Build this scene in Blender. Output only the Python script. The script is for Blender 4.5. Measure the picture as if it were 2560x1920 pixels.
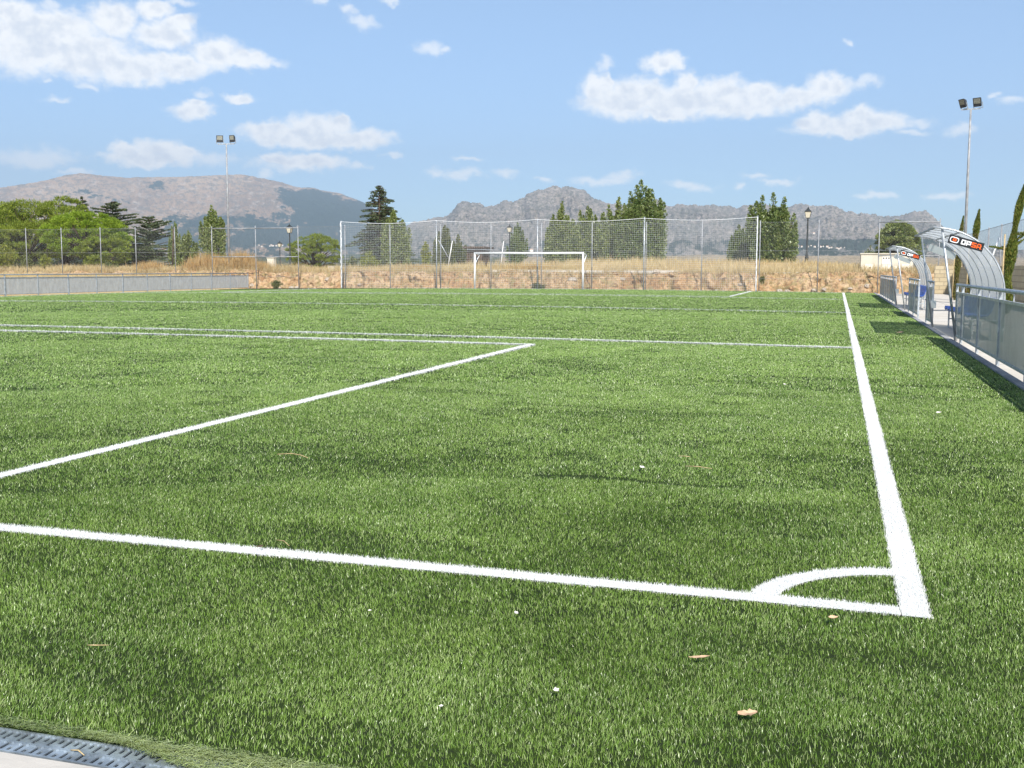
import bpy, math, random
import numpy as np
from mathutils import Vector, Matrix

# ------------------------------------------------------------------ camera, sun, sky, exposure
for o in list(bpy.data.objects): bpy.data.objects.remove(o)
SC = bpy.context.scene
COL = SC.collection
F_PX, PITCH, ROLL, YAW = 2756.79, math.radians(5.928), math.radians(.1084), math.radians(-16.3887)
CAM = np.array([-.3403, -3.8722, 1.1727])
_f = np.array([math.sin(YAW)*math.cos(PITCH), math.cos(YAW)*math.cos(PITCH), -math.sin(PITCH)])
_r = np.array([math.cos(YAW), -math.sin(YAW), 0.])
_u = np.cross(_r, _f)
R2 = math.cos(ROLL)*_r+math.sin(ROLL)*_u
U2 = -math.sin(ROLL)*_r+math.cos(ROLL)*_u
cam_data = bpy.data.cameras.new('camera'); cam = bpy.data.objects.new('camera', cam_data); COL.objects.link(cam)
cam_data.sensor_width = 36; cam_data.lens = F_PX/2560*36; cam_data.clip_start = .05; cam_data.clip_end = 40000
m = Matrix.Identity(4)
for i in range(3):
    m[i][0], m[i][1], m[i][2], m[i][3] = R2[i], U2[i], -_f[i], CAM[i]
cam.matrix_world = m
SC.camera = cam

SUN = Vector((.42, -1.01, 1.0)).normalized()          # towards the sun, from the shadows of the railing and the dugout roofs
SUN_EL = math.asin(SUN.z); SUN_AZ = math.atan2(SUN.x, SUN.y)
sd = bpy.data.lights.new('sun', 'SUN'); sd.energy = 4.6; sd.angle = math.radians(.53); sd.color = (1, .955, .89)
so = bpy.data.objects.new('sun', sd); COL.objects.link(so); so.location = (10, -20, 30)
so.rotation_euler = SUN.to_track_quat('Z', 'Y').to_euler()

SC.view_settings.view_transform = 'Standard'; SC.view_settings.look = 'None'
SC.view_settings.exposure = .78; SC.view_settings.gamma = 1; SC.view_settings.use_curve_mapping = False
SC.cycles.max_bounces = 8; SC.cycles.transparent_max_bounces = 24; SC.cycles.volume_bounces = 0
SC.cycles.diffuse_bounces = 3; SC.cycles.glossy_bounces = 2; SC.cycles.transmission_bounces = 4

def dirpx(px, py):
    x = (px-1280)/F_PX; y = (960-py)/F_PX
    d = _f+x*R2+y*U2
    return d/np.linalg.norm(d)
def at(px, py, Y):
    "point of the plane y=Y seen at photo pixel (2560 wide)"
    d = dirpx(px, py); t = (Y-CAM[1])/d[1]
    return CAM+t*d
def az_el(px, py):
    d = dirpx(px, py)
    return math.degrees(math.atan2(d[0], d[1])), math.degrees(math.asin(d[2]))

# ------------------------------------------------------------------ node helpers
class NT:
    def __init__(s, tree): s.t = tree; s.n = tree.nodes; s.l = tree.links; s.n.clear()
    def new(s, typ, **kw):
        n = s.n.new(typ)
        for k, v in kw.items():
            if k == 'ins':
                for a, b in v.items():
                    if isinstance(b, bpy.types.NodeSocket): s.l.new(b, n.inputs[a])
                    else: n.inputs[a].default_value = b
            else: setattr(n, k, v)
        return n
    def math(s, op, a, b=None, c=None, clamp=False):
        n = s.n.new('ShaderNodeMath'); n.operation = op; n.use_clamp = clamp
        for i, v in enumerate((a, b, c)):
            if v is None: continue
            if isinstance(v, bpy.types.NodeSocket): s.l.new(v, n.inputs[i])
            else: n.inputs[i].default_value = v
        return n.outputs[0]
    def vmath(s, op, a, b=None, scale=None):
        n = s.n.new('ShaderNodeVectorMath'); n.operation = op
        for i, v in enumerate((a, b)):
            if v is None: continue
            if isinstance(v, bpy.types.NodeSocket): s.l.new(v, n.inputs[i])
            else: n.inputs[i].default_value = v
        if scale is not None:
            if isinstance(scale, bpy.types.NodeSocket): s.l.new(scale, n.inputs['Scale'])
            else: n.inputs['Scale'].default_value = scale
        return n.outputs['Value'] if op in ('LENGTH', 'DOT_PRODUCT', 'DISTANCE') else n.outputs['Vector']
    def noise(s, vec, scale, detail=4, rough=.55, out='Fac', dist=0., dims='3D'):
        n = s.n.new('ShaderNodeTexNoise'); n.noise_dimensions = dims
        if vec is not None: s.l.new(vec, n.inputs['Vector'])
        n.inputs['Scale'].default_value = scale; n.inputs['Detail'].default_value = detail
        n.inputs['Roughness'].default_value = rough; n.inputs['Distortion'].default_value = dist
        return n.outputs[out]
    def ramp(s, fac, stops, interp='LINEAR'):
        n = s.n.new('ShaderNodeValToRGB'); n.color_ramp.interpolation = interp
        s.l.new(fac, n.inputs[0])
        e = n.color_ramp.elements
        while len(e) > 1: e.remove(e[-1])
        e[0].position = stops[0][0]; e[0].color = (*stops[0][1], 1)
        for p, c in stops[1:]:
            q = e.new(p); q.color = (*c, 1)
        return n.outputs[0]
    def map(s, v, a, b, c=0., d=1., smooth=True):
        n = s.n.new('ShaderNodeMapRange'); n.interpolation_type = 'SMOOTHSTEP' if smooth else 'LINEAR'
        s.l.new(v, n.inputs[0])
        for i, x in enumerate((a, b, c, d)): n.inputs[i+1].default_value = x
        return n.outputs[0]
    def mix(s, f, a, b, blend='MIX'):
        n = s.n.new('ShaderNodeMix'); n.data_type = 'RGBA'; n.blend_type = blend
        for k, v in ((0, f), (6, a), (7, b)):
            if isinstance(v, bpy.types.NodeSocket): s.l.new(v, n.inputs[k])
            else: n.inputs[k].default_value = v if k == 0 else (*v, 1)
        return n.outputs[2]
    def sep(s, v):
        n = s.n.new('ShaderNodeSeparateXYZ'); s.l.new(v, n.inputs[0]); return n.outputs
    def comb(s, x, y, z):
        n = s.n.new('ShaderNodeCombineXYZ')
        for i, v in enumerate((x, y, z)):
            if isinstance(v, bpy.types.NodeSocket): s.l.new(v, n.inputs[i])
            else: n.inputs[i].default_value = v
        return n.outputs[0]

# world: sky texture with cumulus clouds placed by azimuth / elevation
W = bpy.data.worlds.new('World'); SC.world = W; W.use_nodes = True
w = NT(W.node_tree)
sky = w.new('ShaderNodeTexSky', sky_type='NISHITA', sun_disc=False)
sky.sun_elevation = SUN_EL; sky.sun_rotation = SUN_AZ; sky.altitude = 900; sky.air_density = 1.0; sky.dust_density = .6; sky.ozone_density = 1.6
SKY_STRENGTH = .085
tc = w.new('ShaderNodeTexCoord').outputs['Generated']
nrm = w.vmath('NORMALIZE', tc)
x_, y_, z_ = w.sep(nrm)
az = w.math('MULTIPLY', w.math('ARCTAN2', x_, y_), 180/math.pi)
el = w.math('MULTIPLY', w.math('ARCSINE', z_), 180/math.pi)
uv = w.comb(az, el, 0.)
def wn(scale, seed, detail=3):
    p = w.vmath('ADD', uv, (seed, seed*1.7, seed*.3))
    c = w.noise(p, scale, detail, .55, out='Color')
    return w.vmath('SUBTRACT', c, (.5, .5, .5))
uvw = w.vmath('ADD', uv, w.vmath('MULTIPLY', wn(.55, 3., 2), (1.5, .95, 0)))
uvw = w.vmath('ADD', uvw, w.vmath('MULTIPLY', wn(1.9, 11., 4), (.75, .55, 0)))
STRONG = [(70,60,90,50),(200,130,190,75),(130,190,220,105),(350,240,220,85),(560,290,180,60),(760,280,130,45),(930,230,95,62),(1060,260,100,32),
 (475,85,80,66),(650,40,72,36),(700,150,115,50),(770,95,55,26),(825,482,76,36),(855,452,30,20),(1025,422,60,22),
 (1180,565,120,36),(1350,560,150,58),(1460,540,50,34),(1500,600,170,38),(1300,600,200,36),
 (550,650,60,28),(680,650,100,38),(800,670,80,32),(670,690,190,30),(1330,700,150,32),(1190,690,60,26),
 (2602,380,70,60),(2647,340,26,28),(2752,400,120,62),(2692,440,160,58),(2912,440,240,62),(2962,370,50,52),(3112,400,120,52),(3272,400,90,42),(3162,450,230,46),
 (3452,420,130,40),(3572,370,80,42),(2867,275,70,36),(3522,530,75,40),(3722,500,60,36),(3642,545,160,36),(3812,520,110,36),(2872,490,140,22)]
FAINT = [(1160,265,60,22),(760,5,60,15),(240,30,30,18),(1560,95,55,28),(1510,40,35,18),(1370,10,40,15),(1680,5,40,12),(1845,210,65,26),(1920,215,30,15),
 (875,403,30,20),(200,357,22,14),(365,375,40,16),(240,428,40,12),(1675,590,35,20),(150,680,160,36),(930,690,60,28),(1240,715,170,28),(1400,710,70,28),(1540,718,50,18),
 (320,750,60,14),(1145,760,40,22),(1880,740,40,20),(2000,745,90,24),(2040,750,50,20),(2180,750,40,16),(1700,675,40,10),(2030,680,70,10),
 (3722,360,80,22),(3342,465,100,25),(2622,277,38,22),(3512,560,110,22),(3972,520,50,22),(3932,570,60,14),(3677,180,20,14),(4137,560,58,22),(4307,412,30,12),(4392,433,50,15),
 (2682,755,70,20),(2562,780,100,20),(2642,775,90,20),(2982,808,90,18),(3257,762,50,14),(3182,800,25,14),(3362,785,80,12),(3792,840,80,16),(4092,845,70,16),(2342,775,30,12)]
def blobs(lst):
    cur = None
    for cx, cy, rx, ry in lst:
        k = .57866
        a, e = az_el(cx*k, cy*k); dg = .0208*k
        v = w.vmath('SUBTRACT', uvw, (a, e, 0)); v = w.vmath('MULTIPLY', v, (1/(rx*dg), 1/(ry*dg), 0))
        L = w.vmath('LENGTH', v)
        if cur is None: cur = L
        else:
            n = w.new('ShaderNodeMath', operation='SMOOTH_MIN'); w.l.new(cur, n.inputs[0]); w.l.new(L, n.inputs[1]); n.inputs[2].default_value = .12
            cur = n.outputs[0]
    return w.math('SUBTRACT', 1.3, cur)
fine = w.math('SUBTRACT', w.noise(w.vmath('MULTIPLY', uv, (1, 1.3, 1)), 2.6, 6, .62), .5)
fineL = w.math('SUBTRACT', w.noise(w.vmath('MULTIPLY', w.vmath('ADD', uv, (.12, .42, 0)), (1, 1, 1)), 1.15, 5, .55), .5)
fine2 = w.math('SUBTRACT', w.noise(uv, .9, 3, .5), .5)
dS = w.math('ADD', blobs(STRONG), w.math('MULTIPLY', fine, .75))
dF = w.math('ADD', blobs(FAINT), w.math('MULTIPLY', fine, 1.3))
aS = w.math('MULTIPLY', w.map(dS, -.18, .68), .95)
aF = w.math('MULTIPLY', w.map(dF, -.2, 1.1), .62)
alpha = w.math('MAXIMUM', aS, aF)
shade = w.math('ADD', w.math('MULTIPLY', fine2, -1.0), w.math('MULTIPLY', w.math('SUBTRACT', w.math('SUBTRACT', w.noise(uv, 1.15, 5, .55), .5), fineL), 2.6))
cshade = w.map(w.math('ADD', w.map(dS, .25, 1.1, 0, .55), w.math('MULTIPLY', shade, -.9)), 0, 1)
cshade = w.math('MULTIPLY', cshade, w.map(dS, -.1, .3))
ccol = w.mix(cshade, (1.06, 1.05, 1.02), (.76, .795, .85))
bgs = w.new('ShaderNodeBackground', ins={'Strength': SKY_STRENGTH})
hzf = w.map(el, -1., 19., 1., 0., False)
w.l.new(w.mix(hzf, w.mix(1., sky.outputs[0], (1.22, 1.24, 1.20), 'MULTIPLY'), w.mix(1., sky.outputs[0], (.64, .86, 1.15), 'MULTIPLY')), bgs.inputs[0])
bgc = w.new('ShaderNodeBackground', ins={'Color': ccol, 'Strength': 1.})
w.l.new(w.map(el, 0., 14., 1.02, .70, False), bgc.inputs[1])
mx = w.new('ShaderNodeMixShader'); w.l.new(alpha, mx.inputs[0]); w.l.new(bgs.outputs[0], mx.inputs[1]); w.l.new(bgc.outputs[0], mx.inputs[2])
wo = w.new('ShaderNodeOutputWorld'); w.l.new(mx.outputs[0], wo.inputs[0])
W.cycles.sampling_method = 'MANUAL'; W.cycles.sample_map_resolution = 512

# ------------------------------------------------------------------ material helpers
def bsdf_mat(name, rough=.6, spec=.4, metal=0.):
    M = bpy.data.materials.new(name); M.use_nodes = True
    t = NT(M.node_tree)
    b = t.new('ShaderNodeBsdfPrincipled'); o = t.new('ShaderNodeOutputMaterial'); t.l.new(b.outputs[0], o.inputs[0])
    b.inputs['Roughness'].default_value = rough; b.inputs['Metallic'].default_value = metal
    b.inputs['Specular IOR Level'].default_value = spec
    return M, t, b, o
def simple(name, col, rough=.6, spec=.4, metal=0., var=.18, scale=6., bump=0., coord='Object', col2=None):
    M, t, b, o = bsdf_mat(name, rough, spec, metal)
    tcn = t.new('ShaderNodeTexCoord').outputs[coord]
    n = t.noise(tcn, scale, 5, .6)
    c2 = col2 or tuple(max(0, c*(1-var*1.6)) for c in col)
    c1 = tuple(min(1, c*(1+var*.6)) for c in col)
    t.l.new(t.mix(t.map(n, .3, .7), c1, c2), b.inputs['Base Color'])
    t.l.new(t.map(t.noise(tcn, scale*3, 3), .3, .7, max(0, rough-.12), min(1, rough+.12)), b.inputs['Roughness'])
    if bump:
        bn = t.new('ShaderNodeBump', ins={'Strength': bump, 'Distance': .02}); t.l.new(t.noise(tcn, scale*5, 6, .65), bn.inputs['Height'])
        t.l.new(bn.outputs[0], b.inputs['Normal'])
    return M
MT = {}
MT['galv'] = simple('galvanised_steel', (.50, .53, .55), .42, .5, .45, .22, 9)
MT['grate'] = simple('grate_steel', (.36, .42, .47), .38, .5, .45, .3, 14)
MT['galv_dull'] = simple('galvanised_pole', (.33, .34, .35), .6, .4, .2, .2, 3)
MT['white'] = simple('white_paint', (.82, .82, .80), .35, .5, 0, .05, 4)
MT['black_iron'] = simple('dark_cast_iron', (.028, .034, .034), .5, .5, 0, .3, 8)
MT['lens'] = simple('milky_glass', (.62, .58, .46), .2, .6, 0, .12, 20)
MT['flood'] = simple('flood_housing', (.045, .048, .055), .5, .4, 0, .2, 6)
MT['cord'] = simple('net_cord', (.60, .62, .62), .8, .2, 0, .05, 2)
MT['flood_glass'] = simple('flood_glass', (.30, .30, .25), .25, .6, 0, .3, 12)
MT['rope'] = simple('white_rope', (.75, .76, .75), .8, .2, 0, .05, 2)
MT['concrete'] = simple('concrete', (.60, .56, .50), .9, .2, 0, .16, 1.4, .25)
MT['concrete_grey'] = simple('grey_concrete', (.34, .34, .35), .9, .2, 0, .2, 3, .3)
MT['cream'] = simple('cream_render', (.62, .58, .48), .9, .2, 0, .1, 1.2, .1)
MT['cream_door'] = simple('cream_steel_door', (.80, .77, .68), .5, .4, 0, .06, 2)
MT['dark'] = simple('dark_opening', (.03, .03, .03), .8)
MT['blue'] = simple('blue_plastic', (.035, .12, .55), .35, .5, 0, .12, 5)
MT['sign_black'] = simple('sign_black', (.012, .014, .016), .35, .5, 0, .1, 5)
MT['sign_white'] = simple('sign_white', (.85, .85, .85), .4, .4, 0, .03, 5)
MT['sign_orange'] = simple('sign_orange', (.85, .12, .01), .4, .4, 0, .05, 5)
MT['board'] = simple('board_back', (.70, .74, .70), .5, .4, 0, .06, 3)
MT['rock'] = simple('pale_rock', (.52, .44, .35), .95, .1, 0, .3, 5, .5)
MT['bark'] = simple('bark', (.10, .075, .055), .95, .1, 0, .4, 5, .5)
MT['leaf_dry'] = simple('dry_leaf', (.60, .40, .25), .7, .3, 0, .35, 30)
MT['paper'] = simple('paper_scrap', (.75, .70, .66), .7, .2, 0, .15, 30)
MT['straw'] = simple('straw_stick', (.50, .38, .20), .7, .3, 0, .3, 30)
MT['brown'] = simple('brown_shed', (.10, .07, .05), .9, .1, 0, .3, 3)
MT['roof_white'] = simple('white_wall_far', (.75, .70, .62), .9, .1, 0, .1, .1)
MT['plastic_grey'] = simple('grey_board', (.58, .62, .64), .5, .4, 0, .06, 3)

def foliage(name, c1, c2, c3, transl=.35, rough=.6, spec=.25, nscale=.9):
    M = bpy.data.materials.new(name); M.use_nodes = True; t = NT(M.node_tree)
    g = t.new('ShaderNodeNewGeometry')
    a = t.new('ShaderNodeAttribute', attribute_name='rnd').outputs['Fac']
    n = t.noise(g.outputs['Position'], nscale, 3, .6)
    c = t.mix(t.map(n, .35, .65), c1, c2); c = t.mix(t.math('POWER', a, 2.0), c, c3)
    b = t.new('ShaderNodeBsdfPrincipled'); t.l.new(c, b.inputs['Base Color']); b.inputs['Roughness'].default_value = rough
    b.inputs['Specular IOR Level'].default_value = spec
    tr = t.new('ShaderNodeBsdfTranslucent'); t.l.new(t.mix(.5, c, (.25, .4, .05), 'SCREEN') if False else c, tr.inputs[0])
    ms = t.new('ShaderNodeMixShader'); ms.inputs[0].default_value = transl
    t.l.new(b.outputs[0], ms.inputs[1]); t.l.new(tr.outputs[0], ms.inputs[2])
    o = t.new('ShaderNodeOutputMaterial'); t.l.new(ms.outputs[0], o.inputs[0]); return M
MT['pine'] = foliage('pine_needles', (.125, .185, .022), (.20, .26, .030), (.34, .38, .06))
MT['pine_bright'] = foliage('bright_pine_needles', (.135, .225, .015), (.21, .30, .024), (.32, .42, .04))
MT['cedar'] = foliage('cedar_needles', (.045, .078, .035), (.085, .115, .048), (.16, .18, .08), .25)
MT['poplar'] = foliage('poplar_leaves', (.10, .155, .030), (.17, .22, .045), (.38, .41, .17), .35, .4, .5)
MT['poplar_dark'] = foliage('dark_poplar_leaves', (.065, .12, .022), (.12, .175, .036), (.30, .34, .13), .33, .4, .5)
MT['olive_leaf'] = foliage('olive_leaves', (.085, .115, .03), (.13, .15, .04), (.22, .23, .07))
MT['yellow_leaf'] = foliage('yellow_green_leaves', (.17, .21, .025), (.22, .25, .035), (.34, .34, .06), .4)
MT['cypress'] = foliage('cypress_sprays', (.05, .085, .012), (.10, .15, .02), (.24, .22, .05), .2, nscale=2.5)
MT['cypress_brown'] = foliage('browning_cypress_sprays', (.10, .075, .03), (.13, .14, .035), (.24, .21, .07), .2, nscale=2.5)
MT['dry_grass'] = foliage('dry_grass_blades', (.46, .33, .15), (.54, .42, .21), (.66, .56, .34), .3, .8, .1, .35)
MT['orange_grass'] = foliage('orange_reed_blades', (.42, .25, .09), (.50, .32, .13), (.62, .48, .25), .3, .8, .1, .5)

# ------------------------------------------------------------------ object helpers
def tag(o, label=None, cat=None, group=None, kind=None):
    if label: o['label'] = label
    if cat: o['category'] = cat
    if group: o['group'] = group
    if kind: o['kind'] = kind
    return o
def thing(name, label, cat, loc=(0, 0, 0), rz=0., group=None):
    o = bpy.data.objects.new(name, None); COL.objects.link(o); o.location = tuple(float(v) for v in loc); o.rotation_euler = (0, 0, rz)
    o.empty_display_size = .2
    return tag(o, label, cat, group)
def copy_tree(o, parent=None):
    c = o.copy(); COL.objects.link(c); c.parent = parent
    for ch in [q for q in bpy.data.objects if q.parent == o]: copy_tree(ch, c)
    return c
def mesh_np(name, V, F, mat, parent=None, smooth=False, attrs=None):
    "V (n,3) array, F list of arrays (k,3) / (k,4)"
    me = bpy.data.meshes.new(name)
    V = np.asarray(V, np.float32)
    if isinstance(F, np.ndarray): F = [F]
    F = [f for f in F if len(f)]
    idx = np.concatenate([f.ravel() for f in F]).astype(np.int32)
    tot = np.concatenate([np.full(len(f), f.shape[1]) for f in F]).astype(np.int32)
    st = np.concatenate([[0], np.cumsum(tot)[:-1]]).astype(np.int32)
    me.vertices.add(len(V)); me.vertices.foreach_set('co', V.ravel())
    me.loops.add(len(idx)); me.loops.foreach_set('vertex_index', idx)
    me.polygons.add(len(tot)); me.polygons.foreach_set('loop_start', st); me.polygons.foreach_set('loop_total', tot)
    if smooth: me.polygons.foreach_set('use_smooth', np.ones(len(tot), bool))
    me.update(calc_edges=True)
    for k, a in (attrs or {}).items():
        at_ = me.attributes.new(k, 'FLOAT', 'POINT'); at_.data.foreach_set('value', np.asarray(a, np.float32))
    mats = mat if isinstance(mat, list) else [mat]
    for q in mats: me.materials.append(q)
    o = bpy.data.objects.new(name, me); COL.objects.link(o); o.parent = parent
    return o
class MB:
    "collects primitives into one mesh"
    def __init__(s): s.v = []; s.f = []
    def add(s, vs, fs):
        b = len(s.v); s.v += [tuple(map(float, v)) for v in vs]; s.f += [tuple(i+b for i in f) for f in fs]; return s
    def box(s, x0, x1, y0, y1, z0, z1):
        return s.add([(x, y, z) for z in (z0, z1) for y in (y0, y1) for x in (x0, x1)],
                     [(0, 2, 3, 1), (4, 5, 7, 6), (0, 1, 5, 4), (2, 6, 7, 3), (0, 4, 6, 2), (1, 3, 7, 5)])
    def tube(s, pts, r, n=8, cap=True):
        P = [Vector([float(q) for q in p]) for p in pts]; rr = r if isinstance(r, (list, tuple)) else [r]*len(P)
        rings = []; up = None
        for i, p in enumerate(P):
            d = (P[min(i+1, len(P)-1)]-P[max(i-1, 0)]).normalized()
            if up is None: up = Vector((0, 0, 1)) if abs(d.z) < .9 else Vector((1, 0, 0))
            a = d.cross(up).normalized(); b = a.cross(d).normalized(); up = b
            rings.append([p+float(rr[i])*(math.cos(t)*a+math.sin(t)*b) for t in [2*math.pi*k/n for k in range(n)]])
        vs = [v for rg in rings for v in rg]
        fs = [(i*n+k, i*n+(k+1) % n, (i+1)*n+(k+1) % n, (i+1)*n+k) for i in range(len(P)-1) for k in range(n)]
        if cap: fs += [tuple(range(n))[::-1], tuple((len(P)-1)*n+k for k in range(n))]
        return s.add(vs, fs)
    def bar(s, a, b, wx, wy):
        "rectangular bar between a and b, wx wide horizontally, wy the other way"
        a, b = Vector(a), Vector(b); d = (b-a).normalized(); up = Vector((0, 0, 1)) if abs(d.z) < .9 else Vector((0, 1, 0))
        e = d.cross(up).normalized()*wx/2; g = e.cross(d).normalized()*wy/2
        vs = [p+q for p in (a, b) for q in (-e-g, e-g, e+g, -e+g)]
        return s.add(vs, [(0, 3, 2, 1), (4, 5, 6, 7), (0, 1, 5, 4), (1, 2, 6, 5), (2, 3, 7, 6), (3, 0, 4, 7)])
    def lathe(s, prof, n=12, c=(0, 0, 0)):
        vs = [(c[0]+r*math.cos(2*math.pi*k/n), c[1]+r*math.sin(2*math.pi*k/n), c[2]+z) for r, z in prof for k in range(n)]
        fs = [(i*n+k, i*n+(k+1) % n, (i+1)*n+(k+1) % n, (i+1)*n+k) for i in range(len(prof)-1) for k in range(n)]
        fs += [tuple(range(n))[::-1], tuple((len(prof)-1)*n+k for k in range(n))]
        return s.add(vs, fs)
    def build(s, name, mat, parent=None, smooth=False):
        me = bpy.data.meshes.new(name); me.from_pydata(s.v, [], s.f); me.update()
        if smooth:
            me.polygons.foreach_set('use_smooth', np.ones(len(me.polygons), bool))
        for q in (mat if isinstance(mat, list) else [mat]): me.materials.append(q)
        o = bpy.data.objects.new(name, me); COL.objects.link(o); o.parent = parent
        return o

# numpy noise
_rs = np.random.RandomState(7); _perm = _rs.rand(256, 256).astype(np.float32)
def vnoise(x, y):
    xi = np.floor(x).astype(int); yi = np.floor(y).astype(int); fx = x-xi; fy = y-yi
    fx = fx*fx*(3-2*fx); fy = fy*fy*(3-2*fy)
    a = _perm[xi % 256, yi % 256]; b = _perm[(xi+1) % 256, yi % 256]; c = _perm[xi % 256, (yi+1) % 256]; d = _perm[(xi+1) % 256, (yi+1) % 256]
    return (a*(1-fx)+b*fx)*(1-fy)+(c*(1-fx)+d*fx)*fy
def fbm(x, y, o=5, g=.5, ridged=False):
    s = 0; a = 1; t = 0
    for i in range(o):
        n = vnoise(x+i*17.3, y+i*31.7)
        if ridged: n = 1-abs(2*n-1)
        s = s+a*n; t += a; a *= g; x = x*2.03; y = y*2.03
    return s/t
rng = np.random.RandomState(11)

# ------------------------------------------------------------------ pitch geometry (metres; right touchline outer edge x=0, near goal line outer edge y=0)
PW, PL, AREA_X, LW = 33.47, 55.22, 4.644, .102
FRONT, OFFS = 12.0, 13.42
X_KERB = 1.47
def zf(x):
    x = np.clip(x, -36.5, 3.)
    return .0913*(1-((x+PW/2)/(PW/2))**2)

# markings as tests on (x, y)
def _rect(x0, x1, y0, y1): return lambda x, y: (x > x0) & (x < x1) & (y > y0) & (y < y1)
MARKS = [
 ('touchline', 'long white touchline running up the pitch beside the dugouts', [(-LW, 0, 0, PL)]),
 ('goal_line', 'white goal line crossing the near turf to the corner', [(-PW, -LW, 0, LW)]),
 ('corner_arc', 'curved white corner arc in the near right corner of the pitch', None),
 ('penalty_area_side_line', 'white side line of the near penalty area slanting down to the left edge', [(-AREA_X-LW, -AREA_X, LW, FRONT-LW)]),
 ('penalty_area_front_line', 'white front line of the near penalty area, ending at its corner', [(-PW+AREA_X, -AREA_X, FRONT-LW, FRONT)]),
 ('offside_line', 'white line just behind the near penalty area reaching the touchline', [(-PW, -LW, OFFS-LW, OFFS)]),
 ('halfway_line', 'thin white halfway line across the middle of the pitch', [(-PW, -LW, PL/2-LW/2, PL/2+LW/2)]),
 ('far_offside_line', 'thin white line in front of the far penalty area', [(-PW, -LW, PL-OFFS, PL-OFFS+LW)]),
 ('far_penalty_area_line', 'white outline of the far penalty area around the goal', [(-PW+AREA_X, -AREA_X, PL-FRONT, PL-FRONT+LW), (-AREA_X-LW, -AREA_X, PL-FRONT+LW, PL-LW), (-PW+AREA_X, -PW+AREA_X+LW, PL-FRONT+LW, PL-LW)]),
 ('far_goal_line', 'white goal line at the far end under the goal', [(-PW, -LW, PL-LW, PL)]),
 ('left_touchline', 'white touchline along the grey railing on the far left', [(-PW-LW, -PW, 0, PL)]),
]
ARC_R = .62
def mark_mask(k, x, y):
    if MARKS[k][2] is None:
        r = np.hypot(x+.0, y-.0)
        return (r > ARC_R-LW) & (r < ARC_R) & (x < -LW) & (y > LW)
    m_ = np.zeros(x.shape, bool)
    for a, b, c, d in MARKS[k][2]: m_ |= (x > a) & (x < b) & (y > c) & (y < d)
    return m_

# turf base sheet
xs = np.concatenate([np.linspace(-35.0, X_KERB, 60)]); ys = np.concatenate([np.linspace(-1.672, 56.75, 50)])
X, Y = np.meshgrid(xs, ys); Z = zf(X)
def grid_faces(nx, ny):
    i = np.arange(nx*ny).reshape(ny, nx)
    return np.stack([i[:-1, :-1], i[:-1, 1:], i[1:, 1:], i[1:, :-1]], -1).reshape(-1, 4)
M, t, b, o_ = bsdf_mat('turf_base', .9, .1)
pos = t.new('ShaderNodeNewGeometry').outputs['Position']
n1 = t.noise(pos, 1.1, 4, .6); n2 = t.noise(pos, 60, 3, .7)
c = t.mix(t.map(n1, .3, .7), (.020, .036, .005), (.032, .054, .009)); c = t.mix(t.map(n2, .4, .7), c, (.015, .02, .012))
t.l.new(c, b.inputs['Base Color'])
turf = mesh_np('turf', np.stack([X, Y, Z], -1).reshape(-1, 3), grid_faces(len(xs), len(ys)), M)
tag(turf, 'artificial green turf sheet of the pitch', kind='structure')

# turf blade materials
def blade_mat(name, c_lo, c_hi, c_tip, rough, spec, transl):
    M = bpy.data.materials.new(name); M.use_nodes = True; t = NT(M.node_tree)
    a = t.new('ShaderNodeAttribute', attribute_name='rnd').outputs['Fac']
    p = t.new('ShaderNodeAttribute', attribute_name='patch').outputs['Fac']
    c = t.mix(p, c_lo, c_hi); c = t.mix(t.map(a, .55, 1., 0, .75), c, c_tip)
    b = t.new('ShaderNodeBsdfPrincipled'); t.l.new(c, b.inputs['Base Color']); b.inputs['Roughness'].default_value = rough
    b.inputs['Specular IOR Level'].default_value = spec
    tr = t.new('ShaderNodeBsdfTranslucent'); t.l.new(c, tr.inputs[0])
    ms = t.new('ShaderNodeMixShader'); ms.inputs[0].default_value = transl
    t.l.new(b.outputs[0], ms.inputs[1]); t.l.new(tr.outputs[0], ms.inputs[2])
    o = t.new('ShaderNodeOutputMaterial'); t.l.new(ms.outputs[0], o.inputs[0]); return M
MT['blade'] = blade_mat('turf_blade', (.115, .215, .026), (.215, .345, .060), (.50, .57, .27), .34, .6, .15)
MT['blade_white'] = blade_mat('white_turf_blade', (.70, .71, .68), (.80, .80, .78), (.85, .85, .83), .4, .4, .15)
MT['blade_fringe'] = blade_mat('turf_fringe_blade', (.36, .46, .15), (.48, .56, .22), (.66, .70, .42), .4, .5, .08)

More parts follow.
